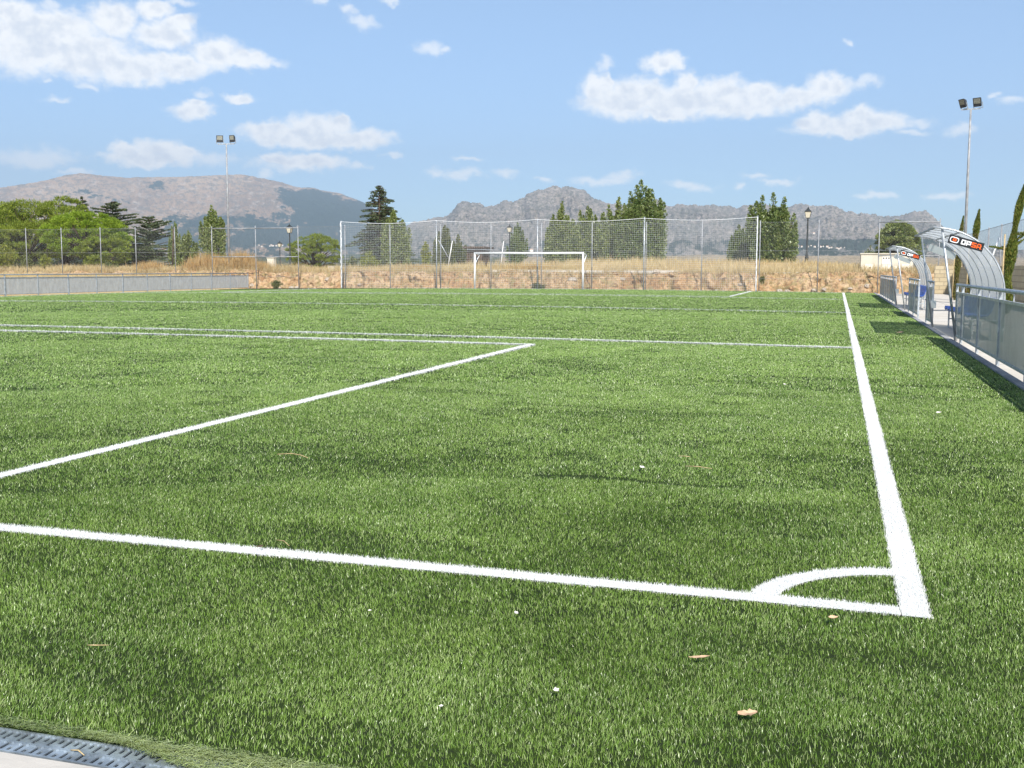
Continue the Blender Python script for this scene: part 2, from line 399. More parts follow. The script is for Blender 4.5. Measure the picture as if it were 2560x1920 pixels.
def smoothstep(v):
    v = np.clip(v, 0, 1); return v*v*(3-2*v)
def build_blades(name, x, y, wdt, h, lean_x, lean_y, mat, seg2, z0=None, nap=None):
    n = len(x)
    if n == 0: return None
    z0 = zf(x) if z0 is None else z0
    th = rng.rand(n)*math.pi*2
    if nap is not None: th = np.where(rng.rand(n) < nap, rng.randn(n)*.55, th)
    wx, wy = np.cos(th)*wdt/2, np.sin(th)*wdt/2
    rnd = rng.rand(n)
    patch = np.clip((fbm(x*1.1+40, y*1.1+9, 3)-.5)*1.0+(fbm(x*4.3+4, y*4.3+90, 4)-.5)*1.6+.5+.3*(rng.rand(n)-.5), 0, 1)
    tx = x+lean_x*h; ty = y+lean_y*h; tz = z0+h*np.sqrt(np.clip(1-lean_x**2-lean_y**2, .08, 1))
    if seg2:
        mx_ = x+lean_x*h*.32; my_ = y+lean_y*h*.32; mz = z0+(tz-z0)*.6
        V = np.stack([np.stack([x-wx, y-wy, z0], -1), np.stack([x+wx, y+wy, z0], -1),
                      np.stack([mx_-wx*.85, my_-wy*.85, mz], -1), np.stack([mx_+wx*.85, my_+wy*.85, mz], -1),
                      np.stack([tx-wx*.15, ty-wy*.15, tz], -1)], 1)
        i = np.arange(n)[:, None]*5
        F = [i+np.array([[0, 1, 3, 2]]), i+np.array([[2, 3, 4]])]; k = 5
    else:
        V = np.stack([np.stack([x-wx, y-wy, z0], -1), np.stack([x+wx, y+wy, z0], -1), np.stack([tx, ty, tz], -1)], 1)
        i = np.arange(n)[:, None]*3; F = [i+np.array([[0, 1, 2]])]; k = 3
    return V.reshape(-1, 3), F, np.repeat(rnd, k), np.repeat(patch, k), k

def merge(parts):
    parts = [p for p in parts if p is not None]
    V = np.concatenate([p[0] for p in parts]); off = 0; F = []
    for p in parts:
        F += [f+off for f in p[1]]; off += len(p[0])
    tri = [f for f in F if f.shape[1] == 3]; qd = [f for f in F if f.shape[1] == 4]
    FF = ([np.concatenate(qd)] if qd else [])+([np.concatenate(tri)] if tri else [])
    return V, FF, np.concatenate([p[2] for p in parts]), np.concatenate([p[3] for p in parts])

BANDS = [(1.6, 3.6, 38000, .00125, .0145, True), (3.6, 6, 22000, .0016, .0155, True), (6, 11, 10000, .0026, .017, False), (11, 18, 3800, .0046, .019, False),
         (18, 30, 1400, .0075, .020, False), (30, 64, 400, .013, .021, False)]
view_az = math.atan2(_f[0], _f[1]); half = math.radians(32)
green = []; marks = [[] for _ in MARKS]
for r0, r1, dens, wdt, hh, seg2 in BANDS:
    n = int(dens*half*(r1*r1-r0*r0))
    for white in (False, True):
        nn = n*2 if white else n
        r = np.sqrt(r0*r0+rng.rand(nn)*(r1*r1-r0*r0)); a = view_az+(rng.rand(nn)*2-1)*half
        x = CAM[0]+r*np.sin(a); y = CAM[1]+r*np.cos(a)
        jag = (rng.rand(2, nn)-.5)*.012
        keep = (x > -34.8) & (x < X_KERB-.01) & (y > -1.655) & (y < 56.7)
        mid = np.full(nn, -1)
        for k in range(len(MARKS)): mid[mark_mask(k, x+jag[0], y+jag[1])] = k
        if white: keep &= mid >= 0
        else:
            keep &= mid < 0
            # worn seam with rubber crumb showing
            seam = np.exp(-((y-2.06-.03*np.sin(x*7))/.045)**2)*(fbm(x*3+5, y*0+1, 2) > .45)*(x > -1.95)*(x < -.6)
            worn = np.clip((fbm(x*1.7+3, y*2.6+8, 4)-.60)*6, 0, .45)
            spot = np.exp(-(((x+.10)/.7)**2+((y+.46)/.15)**2))*.72
            keep &= rng.rand(nn) > np.maximum(np.maximum(seam*.95, worn), spot)
        x, y, mid = x[keep], y[keep], mid[keep]
        lx = (fbm(x*.9+2, y*.9+50, 3)-.5)*.7+rng.randn(len(x))*.42
        ly = (fbm(x*.9+80, y*.9+20, 3)-.5)*.9+(fbm(x*3.9+8, y*3.9+2, 2)-.5)*.5+rng.randn(len(x))*.42
        nap = smoothstep((y+1.)/9.)*(.8+.4*(fbm(x*.12, y*.35+7, 2)-.5)); ly += .66*nap
        L = np.hypot(lx, ly); s_ = np.where(L > .85, .85/L, 1); lx *= s_; ly *= s_
        h = hh*(.7+.5*rng.rand(len(x)))*(.85+.3*fbm(x*2+9, y*2+4, 3))
        h = h*np.clip((y+1.68)/.07, .3, 1)
        wd = wdt*(.7+.6*rng.rand(len(x)))
        if not white: green.append(build_blades('g', x, y, wd, h, lx, ly, None, seg2, nap=nap*.85))
        else:
            lx *= .75; ly *= .75; h = h*(1+1.0*smoothstep((np.hypot(x-CAM[0], y-CAM[1])-7)/9))
            for k in range(len(MARKS)):
                s = mid == k
                if s.any(): marks[k].append(build_blades('m', x[s], y[s], wd[s]*1.15, h[s]*1.05, lx[s], ly[s], None, seg2))
V, F, rn, pt = merge(green)
gb = mesh_np('turf_grass', V, F, MT['blade'], attrs={'rnd': rn, 'patch': pt})
tag(gb, 'short green artificial grass blades covering the pitch', 'grass', kind='stuff')
# white sheets under the white blades, rising towards the tips further away
def sheet_z(x, y):
    r = np.hypot(x-CAM[0], y-CAM[1]); return zf(x)+np.interp(r, [0, 9, 16, 30], [.004, .006, .02, .0245])
for k, (nm, lab, rects) in enumerate(MARKS):
    vs = []; fs = []; off = 0
    if rects is None:
        th = np.linspace(math.asin(LW/ARC_R), math.pi/2-math.asin(LW/ARC_R), 24)
        for rr in (ARC_R-LW+.006, ARC_R-.006):
            vs.append(np.stack([-rr*np.cos(th), rr*np.sin(th), sheet_z(-rr*np.cos(th), rr*np.sin(th))], -1))
        i = np.arange(23); fs.append(np.stack([i, i+1, i+25, i+24], -1)); 
    else:
        for a, b_, c_, d in rects:
            g_ = .006
            if b_-a > d-c_: gx = np.linspace(a, b_, 80); gy = np.array([c_+g_, d-g_])
            else: gx = np.array([a+g_, b_-g_]); gy = np.linspace(c_, d, 80)
            XX, YY = np.meshgrid(gx, gy); vs.append(np.stack([XX, YY, sheet_z(XX, YY)], -1).reshape(-1, 3))
            fs.append(grid_faces(len(gx), len(gy))+off); off += XX.size
    SV = np.concatenate(vs); SF = np.concatenate(fs)
    if marks[k]:
        V, F, rn, pt = merge(marks[k])
        F = [f+len(SV) for f in F]
        V = np.concatenate([SV, V]); F = [SF]+F; rn = np.concatenate([np.full(len(SV), .5), rn]); pt = np.concatenate([np.full(len(SV), .5), pt])
        q = [f for f in F if f.shape[1] == 4]; t3 = [f for f in F if f.shape[1] == 3]
        F = [np.concatenate(q)]+([np.concatenate(t3)] if t3 else [])
    else: V, F, rn, pt = SV, [SF], np.full(len(SV), .5), np.full(len(SV), .5)
    o = mesh_np(nm, V, F, MT['blade_white'], attrs={'rnd': rn, 'patch': pt})
    tag(o, lab, kind='structure')

# fringe of longer loose fibres hanging over the drain
n = 15000
x = -3.4+rng.rand(n)*4.6; y = -1.625-rng.rand(n)**.7*.05
lx = .35+rng.randn(n)*.35; ly = -.80+rng.randn(n)*.20
L = np.hypot(lx, ly); s_ = .93/L; lx *= s_; ly *= s_
V, F, rn, pt, _ = build_blades('f', x, y, .0019*(.8+.5*rng.rand(n)), .022+.020*rng.rand(n), lx, ly, None, True, z0=zf(x)+.004+.010*rng.rand(n))
n2 = 14000; x2 = -2.1+rng.rand(n2)**.8*1.8; y2 = -1.655-rng.rand(n2)*.115*smoothstep((x2+2.12)/.55)
lx2 = .62+rng.randn(n2)*.35; ly2 = -.55+rng.randn(n2)*.35; L = np.hypot(lx2, ly2); s2 = .95/L
B = build_blades('f', x2, y2, .0019*(.8+.5*rng.rand(n2)), .028+.026*rng.rand(n2), lx2*s2, ly2*s2, None, True, z0=zf(x2)+.002+.012*rng.rand(n2))
V, F, rn, pt = merge([(V, F, rn, pt), B])
fr = mesh_np('turf_fringe', V, F, MT['blade_fringe'], attrs={'rnd': rn, 'patch': pt})
tag(fr, 'loose pale green turf fibres spilling over the drain grate', 'grass', kind='stuff')
# ------------------------------------------------------------------ hard ground round the pitch
xs = np.linspace(-38, 1.46, 60); ys = np.array([-9., -5., -1.787]); X, Y = np.meshgrid(xs, ys)
mesh_np('concrete_apron', np.stack([X, Y, zf(X)], -1).reshape(-1, 3), grid_faces(60, 3), MT['concrete'])['kind'] = 'structure'
# gravelly base strip under the grate and the kerb channel
MB().box(X_KERB, 1.565, -1.66, 56.9, -.2, .004).build('kerb', MT['concrete_grey'])['kind'] = 'structure'
M, t, b, o_ = bsdf_mat('path_concrete', .92, .15)
pos = t.new('ShaderNodeNewGeometry').outputs['Position']
n = t.map(t.noise(pos, .8, 5, .6), .3, .7); n2 = t.noise(pos, 14, 4, .6)
c = t.mix(n, (.50, .46, .40), (.60, .56, .50)); c = t.mix(t.map(n2, .5, .8, 0, .4), c, (.38, .34, .29))
px_, py_, pz_ = t.sep(pos)
jy = t.math('LESS_THAN', t.math('ABSOLUTE', t.math('SUBTRACT', t.math('FRACT', t.math('MULTIPLY', py_, 1/2.5)), .5)), .005)
jx = t.math('LESS_THAN', t.math('ABSOLUTE', t.math('SUBTRACT', px_, 3.3)), .012)
c = t.mix(t.math('MAXIMUM', jy, jx), c, (.22, .2, .17))
t.l.new(c, b.inputs['Base Color'])
MB().box(1.566, 5.3, -9, 55.4, -.2, -.012).build('paved_path', M)['kind'] = 'structure'

# drain grate
dg = thing('drain_grate', 'slotted galvanised drain grate between the turf and the concrete, bottom left', 'drain grate', (-1.2, -1.729, float(zf(-1.2))-.002))
dg.rotation_euler = (0, .0102, 0)
GX0, GX1 = -2.6, 2.6
mb = MB(); mb.box(GX0, GX1, -.052, -.046, -.02, .003); mb.box(GX0, GX1, -.004, .006, -.02, .001); mb.box(GX0, GX1, .050, .056, -.02, .003)
px = GX0; k = 0
pitch = .0215
while px < GX1:
    mb.box(px, px+pitch*.58, .006, .050, -.004, .0); mb.box(px+pitch*.5, px+pitch*1.08, -.046, -.004, -.004, .0)
    if k % 2: mb.box(px+pitch*.58, px+pitch, .006, .024, -.004, -.0004)
    if k % 2 == 0: mb.box(px+pitch*1.08, px+pitch*1.5, -.022, -.004, -.004, -.0004)
    px += pitch; k += 1
px = GX0; k = 0
while px < GX1:   # raised studs at the slot ends
    for q, yy in ((px+pitch*.29, .0475), (px+pitch*.79, -.0065)):
        mb.lathe([(.0042, 0), (.0036, .0028), (.0010, .0038)], 6, (q, yy, .0))
    px += pitch; k += 1
mb.build('grate_plate', MT['grate'], dg)
MB().box(GX0, GX1, -.048, .052, -.06, -.05).build('channel', MT['dark'], dg)

# ------------------------------------------------------------------ perforated sheet
def perf(name, col, open_r=.35, sx=50, sz=80, metal=.35):
    M, t, b, o = bsdf_mat(name, .5, .4, metal)
    tcn = t.new('ShaderNodeTexCoord').outputs['Object']; x, y, z = t.sep(tcn)
    u = t.math('ABSOLUTE', t.math('SUBTRACT', t.math('FRACT', t.math('MULTIPLY', y, sx)), .5))
    v = t.math('ABSOLUTE', t.math('SUBTRACT', t.math('FRACT', t.math('MULTIPLY', z, sz)), .5))
    hole = t.math('LESS_THAN', t.math('ADD', u, v), open_r)
    n = t.map(t.noise(t.vmath('MULTIPLY', tcn, (1, 2.2, 1.)), 3.0, 5, .6), .3, .7)
    t.l.new(t.mix(n, col, tuple(c*.78 for c in col)), b.inputs['Base Color'])
    tr = t.new('ShaderNodeBsdfTransparent'); ms = t.new('ShaderNodeMixShader')
    t.l.new(hole, ms.inputs[0]); t.l.new(b.outputs[0], ms.inputs[1]); t.l.new(tr.outputs[0], ms.inputs[2]); t.l.new(ms.outputs[0], o.inputs[0])
    return M
MT['perf'] = perf('perforated_steel', (.38, .425, .41), .41)
MT['perf_left'] = perf('perforated_steel_silver', (.66, .68, .68), .40, 50, 80, .15)

def railing(label, x, ys, mat, group, side=1, z=-.02, strut=True, h=.95):
    """posts at ys (first to last); sheet panels between"""
    y0, y1 = min(ys), max(ys)
    T = thing('railing', label, 'railing', (x, (y0+y1)/2, z), 0, group); c = (y0+y1)/2
    MB().tube([(0, y0-c-.04, h), (0, y1-c+.04, h)], .026, 10).build('top_rail', MT['galv'], T, True)
    MB().box(-.015, .015, y0-c, y1-c, .80, .835).build('middle_rail', MT['galv'], T)
    MB().box(-.015, .015, y0-c, y1-c, .085, .115).build('bottom_rail', MT['galv'], T)
    ys = sorted(ys)
    for i, y in enumerate(ys):
        wdt = .03 if i % 2 == 0 else .02
        MB().box(-.02, .02, y-c-wdt, y-c+wdt, -.05, h-.026).build('post', MT['galv'], T)
    for a, b_ in zip(ys[:-1], ys[1:]):
        MB().box(-.002, .002, a-c+.02, b_-c-.02, .115, .80).build('mesh_panel', mat, T)
        if strut and b_-a > 1.3:
            MB().box(-.008, .008, (a+b_)/2-c-.012, (a+b_)/2-c+.012, .835, h-.026).build('strut', MT['galv'], T)
    return T
G_R = 'perforated steel railings along the right side of the pitch'
railing('long grey perforated railing in the right foreground, running off the picture edge', 1.6, [16.19, 15.3, 13.14, 10.98, 8.82, 6.66, 4.5, 2.34, .2, -1.9], MT['perf'], G_R)
railing('short single panel of grey railing just beyond the nearer dugout', 1.6, [22.7, 21.1], MT['perf'], G_R)
railing('grey railing in front of the farther dugout, between the dugouts', 1.6, [29.2, 27.2, 25.35], MT['perf'], G_R)
railing('farthest grey railing, between the farther dugout and the earth bank', 1.6, [36.8+2.05*i for i in range(8)], MT['perf'], G_R)
railing('long silver railing standing along the far left side of the pitch', -35, [56.64-2.065*i for i in range(19)], MT['perf_left'], None, z=-.04, strut=False)

# ------------------------------------------------------------------ dugouts
M, t, b, o_ = bsdf_mat('polycarbonate', .22, .6)
tcn = t.new('ShaderNodeTexCoord').outputs['Object']; x, y, z = t.sep(tcn)
line = t.math('ABSOLUTE', t.math('SINE', t.math('MULTIPLY', y, 150)))
t.l.new(t.mix(t.map(t.noise(tcn, 2.5, 4), .35, .65), (.62, .66, .67), (.52, .56, .58)), b.inputs['Base Color'])
bu = t.new('ShaderNodeBump', ins={'Strength': .25, 'Distance': .01}); t.l.new(line, bu.inputs['Height']); t.l.new(bu.outputs[0], b.inputs['Normal'])
tl = t.new('ShaderNodeBsdfTranslucent', ins={'Color': (.80, .84, .85, 1)}); tr = t.new('ShaderNodeBsdfTransparent', ins={'Color': (.95, .97, .97, 1)})
m1 = t.new('ShaderNodeMixShader'); m1.inputs[0].default_value = .45; t.l.new(b.outputs[0], m1.inputs[1]); t.l.new(tl.outputs[0], m1.inputs[2])
m2 = t.new('ShaderNodeMixShader'); m2.inputs[0].default_value = .22; t.l.new(m1.outputs[0], m2.inputs[1]); t.l.new(tr.outputs[0], m2.inputs[2]); t.l.new(m2.outputs[0], o_.inputs[0])
MT['poly'] = M
def arc_pts(n, zend=.30):
    P = [(-.01, 1.925)]+[(1.14*math.sin(a), .77+1.15*math.cos(a)) for a in [math.pi/2*i/n for i in range(1, n+1)]]
    return P+[(1.14, zend)]
DX = 1.19      # x of the roof's front edge
def letters(parent, w_, h_, yoff):
    "square lettering OPSA and the two-ring emblem; x right, z up, origin board centre, facing -y"
    S = h_*.56; th = S*.24; z0 = -S/2; q = .24; wl = S*.90; gap = S*.13; xs_ = -w_*.135
    def glyph(nm, i, rects, mt, x=None):
        mb = MB(); x = xs_+i*(wl+gap) if x is None else x
        for x0, x1, za, zb in rects: mb.box(x+x0, x+x1, yoff-.003, yoff, z0+za*S, z0+zb*S)
        mb.build(nm, MT[mt], parent)
    glyph('letter', 0, [(0, th, 0, 1), (wl-th, wl, 0, 1), (th, wl-th, 0, q), (th, wl-th, 1-q, 1)], 'sign_white')
    glyph('letter', 1, [(0, th, 0, 1), (th, wl, 1-q, 1), (wl-th, wl, .25+q, 1-q), (th, wl, .25, .25+q)], 'sign_white')
    glyph('letter', 2, [(0, wl, 0, .2), (0, wl, .4, .6), (0, wl, .8, 1), (0, th, .6, .8), (wl-th, wl, .2, .4)], 'sign_orange')
    glyph('letter', 3, [(0, th, 0, .8), (wl-th, wl, 0, .8), (th*.6, wl-th*.6, .8, 1), (th, wl-th, .25, .44)], 'sign_orange')
    glyph('small_mark', 0, [(0, gap*.8, 0, .1)], 'sign_orange', xs_+4*(wl+gap)-gap*.3)
    cx, hw, hh, tt = -w_*.335, w_*.125, S*.58, S*.17
    def ring(nm, mt, cx, hw, hh, tt, y):
        n = 28; vs = []
        for yy in (y, y+.0012):
            for rr in (0, 1):
                for k in range(n):
                    a = 2*math.pi*k/n; c_, s_ = math.cos(a), math.sin(a); ex = .55
                    vs.append((cx+(hw-rr*tt)*math.copysign(abs(c_)**ex, c_), yy, (hh-rr*tt)*math.copysign(abs(s_)**ex, s_)))
        fs = []
        for k in range(n):
            k2 = (k+1) % n; fs += [(k, k2, n+k2, n+k), (2*n+k, 3*n+k, 3*n+k2, 2*n+k2), (k, 2*n+k, 2*n+k2, k2), (n+k, n+k2, 3*n+k2, 3*n+k)]
        MB().add(vs, fs).build(nm, MT[mt], parent)
    ring('emblem_ring', 'sign_white', cx, hw, hh, tt, yoff-.003)
    ring('emblem_centre', 'sign_orange', cx+hw*.05, hw*.42, hh*.50, tt*1.1, yoff-.0045)
def dugout(label, y0):
    T = thing('dugout', label, 'dugout shelter', (DX, y0, -.02), 0, 'curved dugout shelters')
    L = 4.9; P = arc_pts(16)
    mb = MB(); n = len(P); ny = 6
    vs = [(x, L*j/(ny-1), z) for j in range(ny) for x, z in P]+[(x-.006*(1 if i else 0), L*j/(ny-1), z-.006) for j in range(ny) for i, (x, z) in enumerate(P)]
    N = n*ny
    fs = [(j*n+i, (j+1)*n+i, (j+1)*n+i+1, j*n+i+1) for j in range(ny-1) for i in range(n-1)]
    mb.add(vs[:N], fs); mb.build('canopy', MT['poly'], T, True)
    for j in range(6):
        y = L*j/5; r = .015 if j in (0, 5) else .008
        MB().tube([(x-.012, y, z-.018) for x, z in P], r, 6).build('rib', MT['galv'], T, True)
    MB().bar((-.005, 0, 1.905), (-.005, L, 1.905), .03, .03).build('front_beam', MT['galv'], T)
    MB().bar((1.128, 0, .28), (1.128, L, .28), .03, .04).build('back_beam', MT['galv'], T)
    MB().bar((.42, 0, 1.83), (.42, L, 1.83), .025, .025).build('purlin', MT['galv'], T)
    for y in (.06, L-.06):
        MB().tube([(.41, y, 0), (.12, y, 1.89)], .021, 8).build('front_post', MT['galv'], T, True)
        MB().tube([(1.128, y, 0), (1.128, y, .28)], .02, 8).build('back_post', MT['galv'], T, True)
        MB().tube([(.38, y, .36), (1.12, y, .36)], .012, 6).build('side_bar', MT['galv'], T, True)
    # boards hung at both ends, tilted
    for k, y in ((0, -.045), (1, L+.045)):
        B = MB().box(-.282, .282, -.004, .004, -.072, .072).build('sign_board', MT['sign_black'] if k == 0 else MT['board'], T)
        B.location = (.49, y, 1.645) if k == 0 else (.54, y, 1.575); B.rotation_euler = (0, math.radians(16.5 if k == 0 else 21), 0)
        if k == 0: B['label'] = 'black board with white and orange lettering'; letters(B, .564, .144, -.0045)
        else: B['label'] = 'plain pale back of the far board'
    B = MB().box(.355, .465, L+.02, L+.10, .40, .56).build('side_box', MT['board'], T)
    # bench with bucket seats
    Bn = thing('bench', 'blue plastic bucket seats in the '+('nearer' if y0 < 20 else 'farther')+' dugout', 'bench', (2.0, y0+.25, -.02), 0, 'blue seats inside the dugouts')
    MB().bar((.02, -.05, .36), (.02, 4.45, .36), .04, .04).build('seat_rail', MT['galv'], Bn)
    for y in (.1, 1.5, 2.9, 4.3):
        m_ = MB(); m_.bar((-.12, y, .0), (-.12, y, .38), .03, .03); m_.bar((.16, y, .0), (.16, y, .38), .03, .03); m_.bar((-.105, y, .2), (.145, y, .2), .025, .025)
        m_.build('bench_leg', MT['galv'], Bn)
    prof = [(-.20, .385), (-.19, .43), (-.12, .425), (0, .405), (.10, .41), (.15, .46), (.175, .58), (.195, .72), (.215, .735)]
    for i in range(9):
        yc = .22+i*.50; vs = []; ny = 7
        for j in range(ny):
            v = (j/(ny-1)-.5)*2; up = .035*abs(v)**3
            for x, z in prof: vs.append((x, yc+v*.21, z+up*(1 if z < .5 else 0)-(.04*v*v if z > .6 else 0)))
        n = len(prof); fs = [(j*n+q, j*n+q+1, (j+1)*n+q+1, (j+1)*n+q) for j in range(ny-1) for q in range(n-1)]
        s = MB().add(vs, fs).build('seat', MT['blue'], Bn, True)
        sm = s.modifiers.new('thickness', 'SOLIDIFY'); sm.thickness = .012
    return T
dugout('nearer curved translucent dugout with a black sign, beside the right railing', 16.0)
dugout('farther curved translucent dugout with a black sign, towards the earth bank', 30.95)

# ------------------------------------------------------------------ far end: goal, ball net, chain-link fences
gz = .02
G = thing('football_goal', 'white football goal without a net in front of the tall net fence', 'goal', (-16.79, 55.17, .04))
for s in (-1, 1):
    MB().tube([(s*3.105, 0, -.05), (s*3.105, 0, 2.03)], .05, 10).build('goal_post', MT['white'], G, True)
    m_ = MB(); m_.tube([(s*3.105, .03, 1.45), (s*3.105, .85, 1.93)], .028, 6); m_.tube([(s*3.105, .05, 2.0), (s*3.105, .85, 1.95)], .022, 6); m_.build('net_bracket', MT['white'], G, True)
MB().tube([(-3.15, 0, 2.03), (3.15, 0, 2.03)], .055, 10).build('crossbar', MT['white'], G, True)

NX = [-28.45, -22.5, -16.5, -10.5, -4.5]; NY = 56.0
Nt = thing('ball_stop_net', 'tall white ball-stop net on five posts behind the goal', 'net fence', (0, NY, 0))
def net_pt(x, f):
    k = np.clip(np.searchsorted(NX, x)-1, 0, 3); a = np.array(NX)[k]; b_ = np.array(NX)[k+1]; u = (x-a)/(b_-a)
    zt = 3.94-.13*np.sin(np.pi*np.clip(u, 0, 1))
    z = .03+(zt-.03)*f
    y = .09*(fbm(x*.6+3, f*2+7, 3)-.5)*np.sin(np.pi*np.clip(u, 0, 1))-.05
    return x+.02*(fbm(x*2, f*6+4, 2)-.5), y, z
def cords(lines, r):
    "lines: array (n, m, 3) -> triangular prisms"
    n, m_, _ = lines.shape
    d = np.zeros_like(lines); d[:, 1:-1] = lines[:, 2:]-lines[:, :-2]; d[:, 0] = lines[:, 1]-lines[:, 0]; d[:, -1] = lines[:, -1]-lines[:, -2]
    d /= np.linalg.norm(d, axis=-1, keepdims=True)
    a = np.cross(d, np.array([0, 1., 0])); a /= np.linalg.norm(a, axis=-1, keepdims=True); b_ = np.cross(a, d)
    V = np.stack([lines+r*(math.cos(q)*a+math.sin(q)*b_) for q in (0, 2.094, 4.189)], 2)
    i = np.arange(n*m_).reshape(n, m_)
    F = [np.stack([i[:, :-1]*3+k, i[:, :-1]*3+(k+1) % 3, i[:, 1:]*3+(k+1) % 3, i[:, 1:]*3+k], -1).reshape(-1, 4) for k in range(3)]
    return V.reshape(-1, 3), np.concatenate(F)
gx = np.arange(NX[0], NX[-1]+.01, .105); gf = np.linspace(0, 1, 38)
XX, FF = np.meshgrid(gx, gf); a, b_, c_ = net_pt(XX, FF); Gp = np.stack([a, b_, c_], -1)
V1, F1 = cords(Gp, .0033); V2, F2 = cords(Gp.transpose(1, 0, 2), .0033)
mesh_np('net', np.concatenate([V1, V2]), [F1, F2+len(V1)], MT['cord'], Nt)
V1, F1 = cords(Gp[[0, -1]], .014); mesh_np('border_rope', V1, F1, MT['rope'], Nt)
for i, x in enumerate(NX):
    e = i in (0, 4); z1 = [4.0, 3.98, 3.95, 4.02, 4.02][i]
    MB().tube([(x, .06, -.05), (x, .06, z1)], .037, 8).build('post', MT['galv'], Nt, True)
    if e:   # bunched net lashed to the end posts
        pts = [(x+.012*math.sin(k*1.9), -.02+.02*math.cos(k*2.3), .02+k*.13) for k in range(31)]
        MB().tube(pts, [.030+.010*math.sin(k*2.7) for k in range(31)], 6).build('lashed_net_edge', MT['rope'], Nt, True)

FX = [-63.2, -60.4, -57.5, -54.6, -51.7, -48.94, -45.97, -43.35, -40.49, -37.85, -34.8, -31.91, -28.8, -25.89, -22.7, -19.61, -16.6, -13.66, -10.6, -7.53, -4.43, -1.39, 1.66, 4.62]
FY = 57.3
Fc = thing('chain_link_fence', 'tall grey chain-link fence behind the net, right across the far end', 'fence', (0, FY, 0))
def chain(x0, x1, h0, h1, step, r, axis='x'):
    Lw = x1-x0; H = h1-h0; L = []
    for s in (1, -1):
        for k in np.arange(-H, Lw, step):
            a0, a1 = k, k+H; t0, t1 = 0., 1.
            if a0 < 0: t0 = -a0/H
            if a1 > Lw: t1 = (Lw-a0)/H
            if t1 <= t0: continue
            za, zb = h0+t0*H, h0+t1*H
            if s < 0: za, zb = h1-t0*H, h1-t1*H
            L.append([[x0+a0+t0*H, 0, za], [x0+a0+t1*H, 0, zb]])
    L = np.array(L, float)
    if axis == 'y': L = L[:, :, [1, 0, 2]]
    return L
def cords2(L, r):
    d = L[:, 1]-L[:, 0]; d /= np.linalg.norm(d, axis=-1, keepdims=True)
    ref = np.array([0, 1., 0]) if np.abs(L[:, :, 1]).max() < 1e-6 else np.array([1., 0, 0])
    a = np.cross(d, ref); b_ = np.cross(a, d); n = len(L)
    V = np.stack([np.stack([L[:, e]+r*(math.cos(q)*a+math.sin(q)*b_) for q in (0, 2.094, 4.189)], 1) for e in (0, 1)], 1).reshape(-1, 3)
    i = np.arange(n)[:, None]*6
    F = np.concatenate([i+np.array([[k, (k+1) % 3, 3+(k+1) % 3, 3+k]]) for k in range(3)])
    return V, F
for i, x in enumerate(FX):
    zb = .55 if x < -36.5 else -.05
    MB().tube([(x, 0, zb-.1), (x, 0, 3.82)], .026, 8).build('post', MT['galv_dull'], Fc, True)
def fence_seg(parent, L, r, nm='wire_mesh'):
    V, F = cords2(L, r); return mesh_np(nm, V, F, MT['galv_dull'], parent)
fence_seg(Fc, np.concatenate([chain(-63.2, -36.6, .65, 3.72, .085, .0013), chain(-36.6, 4.62, .0, 3.72, .085, .0013)]), .0013)
m_ = MB()
for z in (.70, 2.2, 3.72): m_.tube([(-63.2, 0, z), (4.62, 0, z)], .006, 4)
m_.build('tension_wire', MT['galv_dull'], Fc)
for xa, xb in ((-37.85, -34.8), (-34.8, -31.91), (1.66, 4.62)):
    for z in (3.66, 1.92): MB().tube([(xa, -.02, z), (xb, -.02, z)], .03, 6).build('brace_rail', MT['galv_dull'], Fc, True)
# side fence right
Fs = thing('chain_link_fence', 'tall grey chain-link fence on top of the block wall at the right edge', 'fence', (6.0, 0, 0))
SY = [57.3-4.0*i for i in range(14)]
for y in SY: MB().tube([(0, y, .0), (0, y, 3.06)], .03, 8).build('post', MT['galv_dull'], Fs, True)
fence_seg(Fs, chain(5.3, 57.3, .0, 3.0, .085, .0015, 'y'), .0015)
m_ = MB(); m_.tube([(0, 5.3, 3.0), (0, 57.3, 3.0)], .010, 5); m_.tube([(0, 5.3, 1.9), (0, 57.3, 1.9)], .005, 4); m_.build('tension_wire', MT['galv_dull'], Fs)
for y in (45.6, 29.3): MB().tube([(-.05, y-.1, 2.5), (-.5, y+.15, .9)], .035, 6).build('brace', MT['white'], Fs, True)
# block walls
def blockwall_mat():
    M, t, b, o = bsdf_mat('tan_blocks', .95, .1)
    g = t.new('ShaderNodeNewGeometry').outputs['Position']; x, y, z = t.sep(g)
    v = t.comb(t.math('ADD', x, y), z, 0)
    br = t.new('ShaderNodeTexBrick', ins={'Vector': v, 'Scale': 1., 'Mortar Size': .012, 'Brick Width': .42, 'Row Height': .2, 'Color1': (.44, .36, .23, 1), 'Color2': (.50, .42, .28, 1), 'Mortar': (.24, .2, .15, 1)})
    t.l.new(t.mix(t.map(t.noise(g, 9, 5), .3, .8, 0, .5), br.outputs[0], (.34, .27, .17)), b.inputs['Base Color'])
    bu = t.new('ShaderNodeBump', ins={'Strength': .5, 'Distance': .02}); t.l.new(br.outputs[1], bu.inputs['Height']); bu.invert = True; t.l.new(bu.outputs[0], b.inputs['Normal'])
    return M
MT['block'] = blockwall_mat()
tag(MB().box(5.32, 5.55, 5, 55.5, -.1, 1.33).build('block_wall', MT['block']), 'long tan block wall below the right-hand chain-link fence', 'wall')
tag(MB().box(4.30, 5.6, 55.51, 55.75, -.1, 1.42).build('block_wall', MT['block']), 'short sunlit tan block wall facing the camera at the end of the path', 'wall')

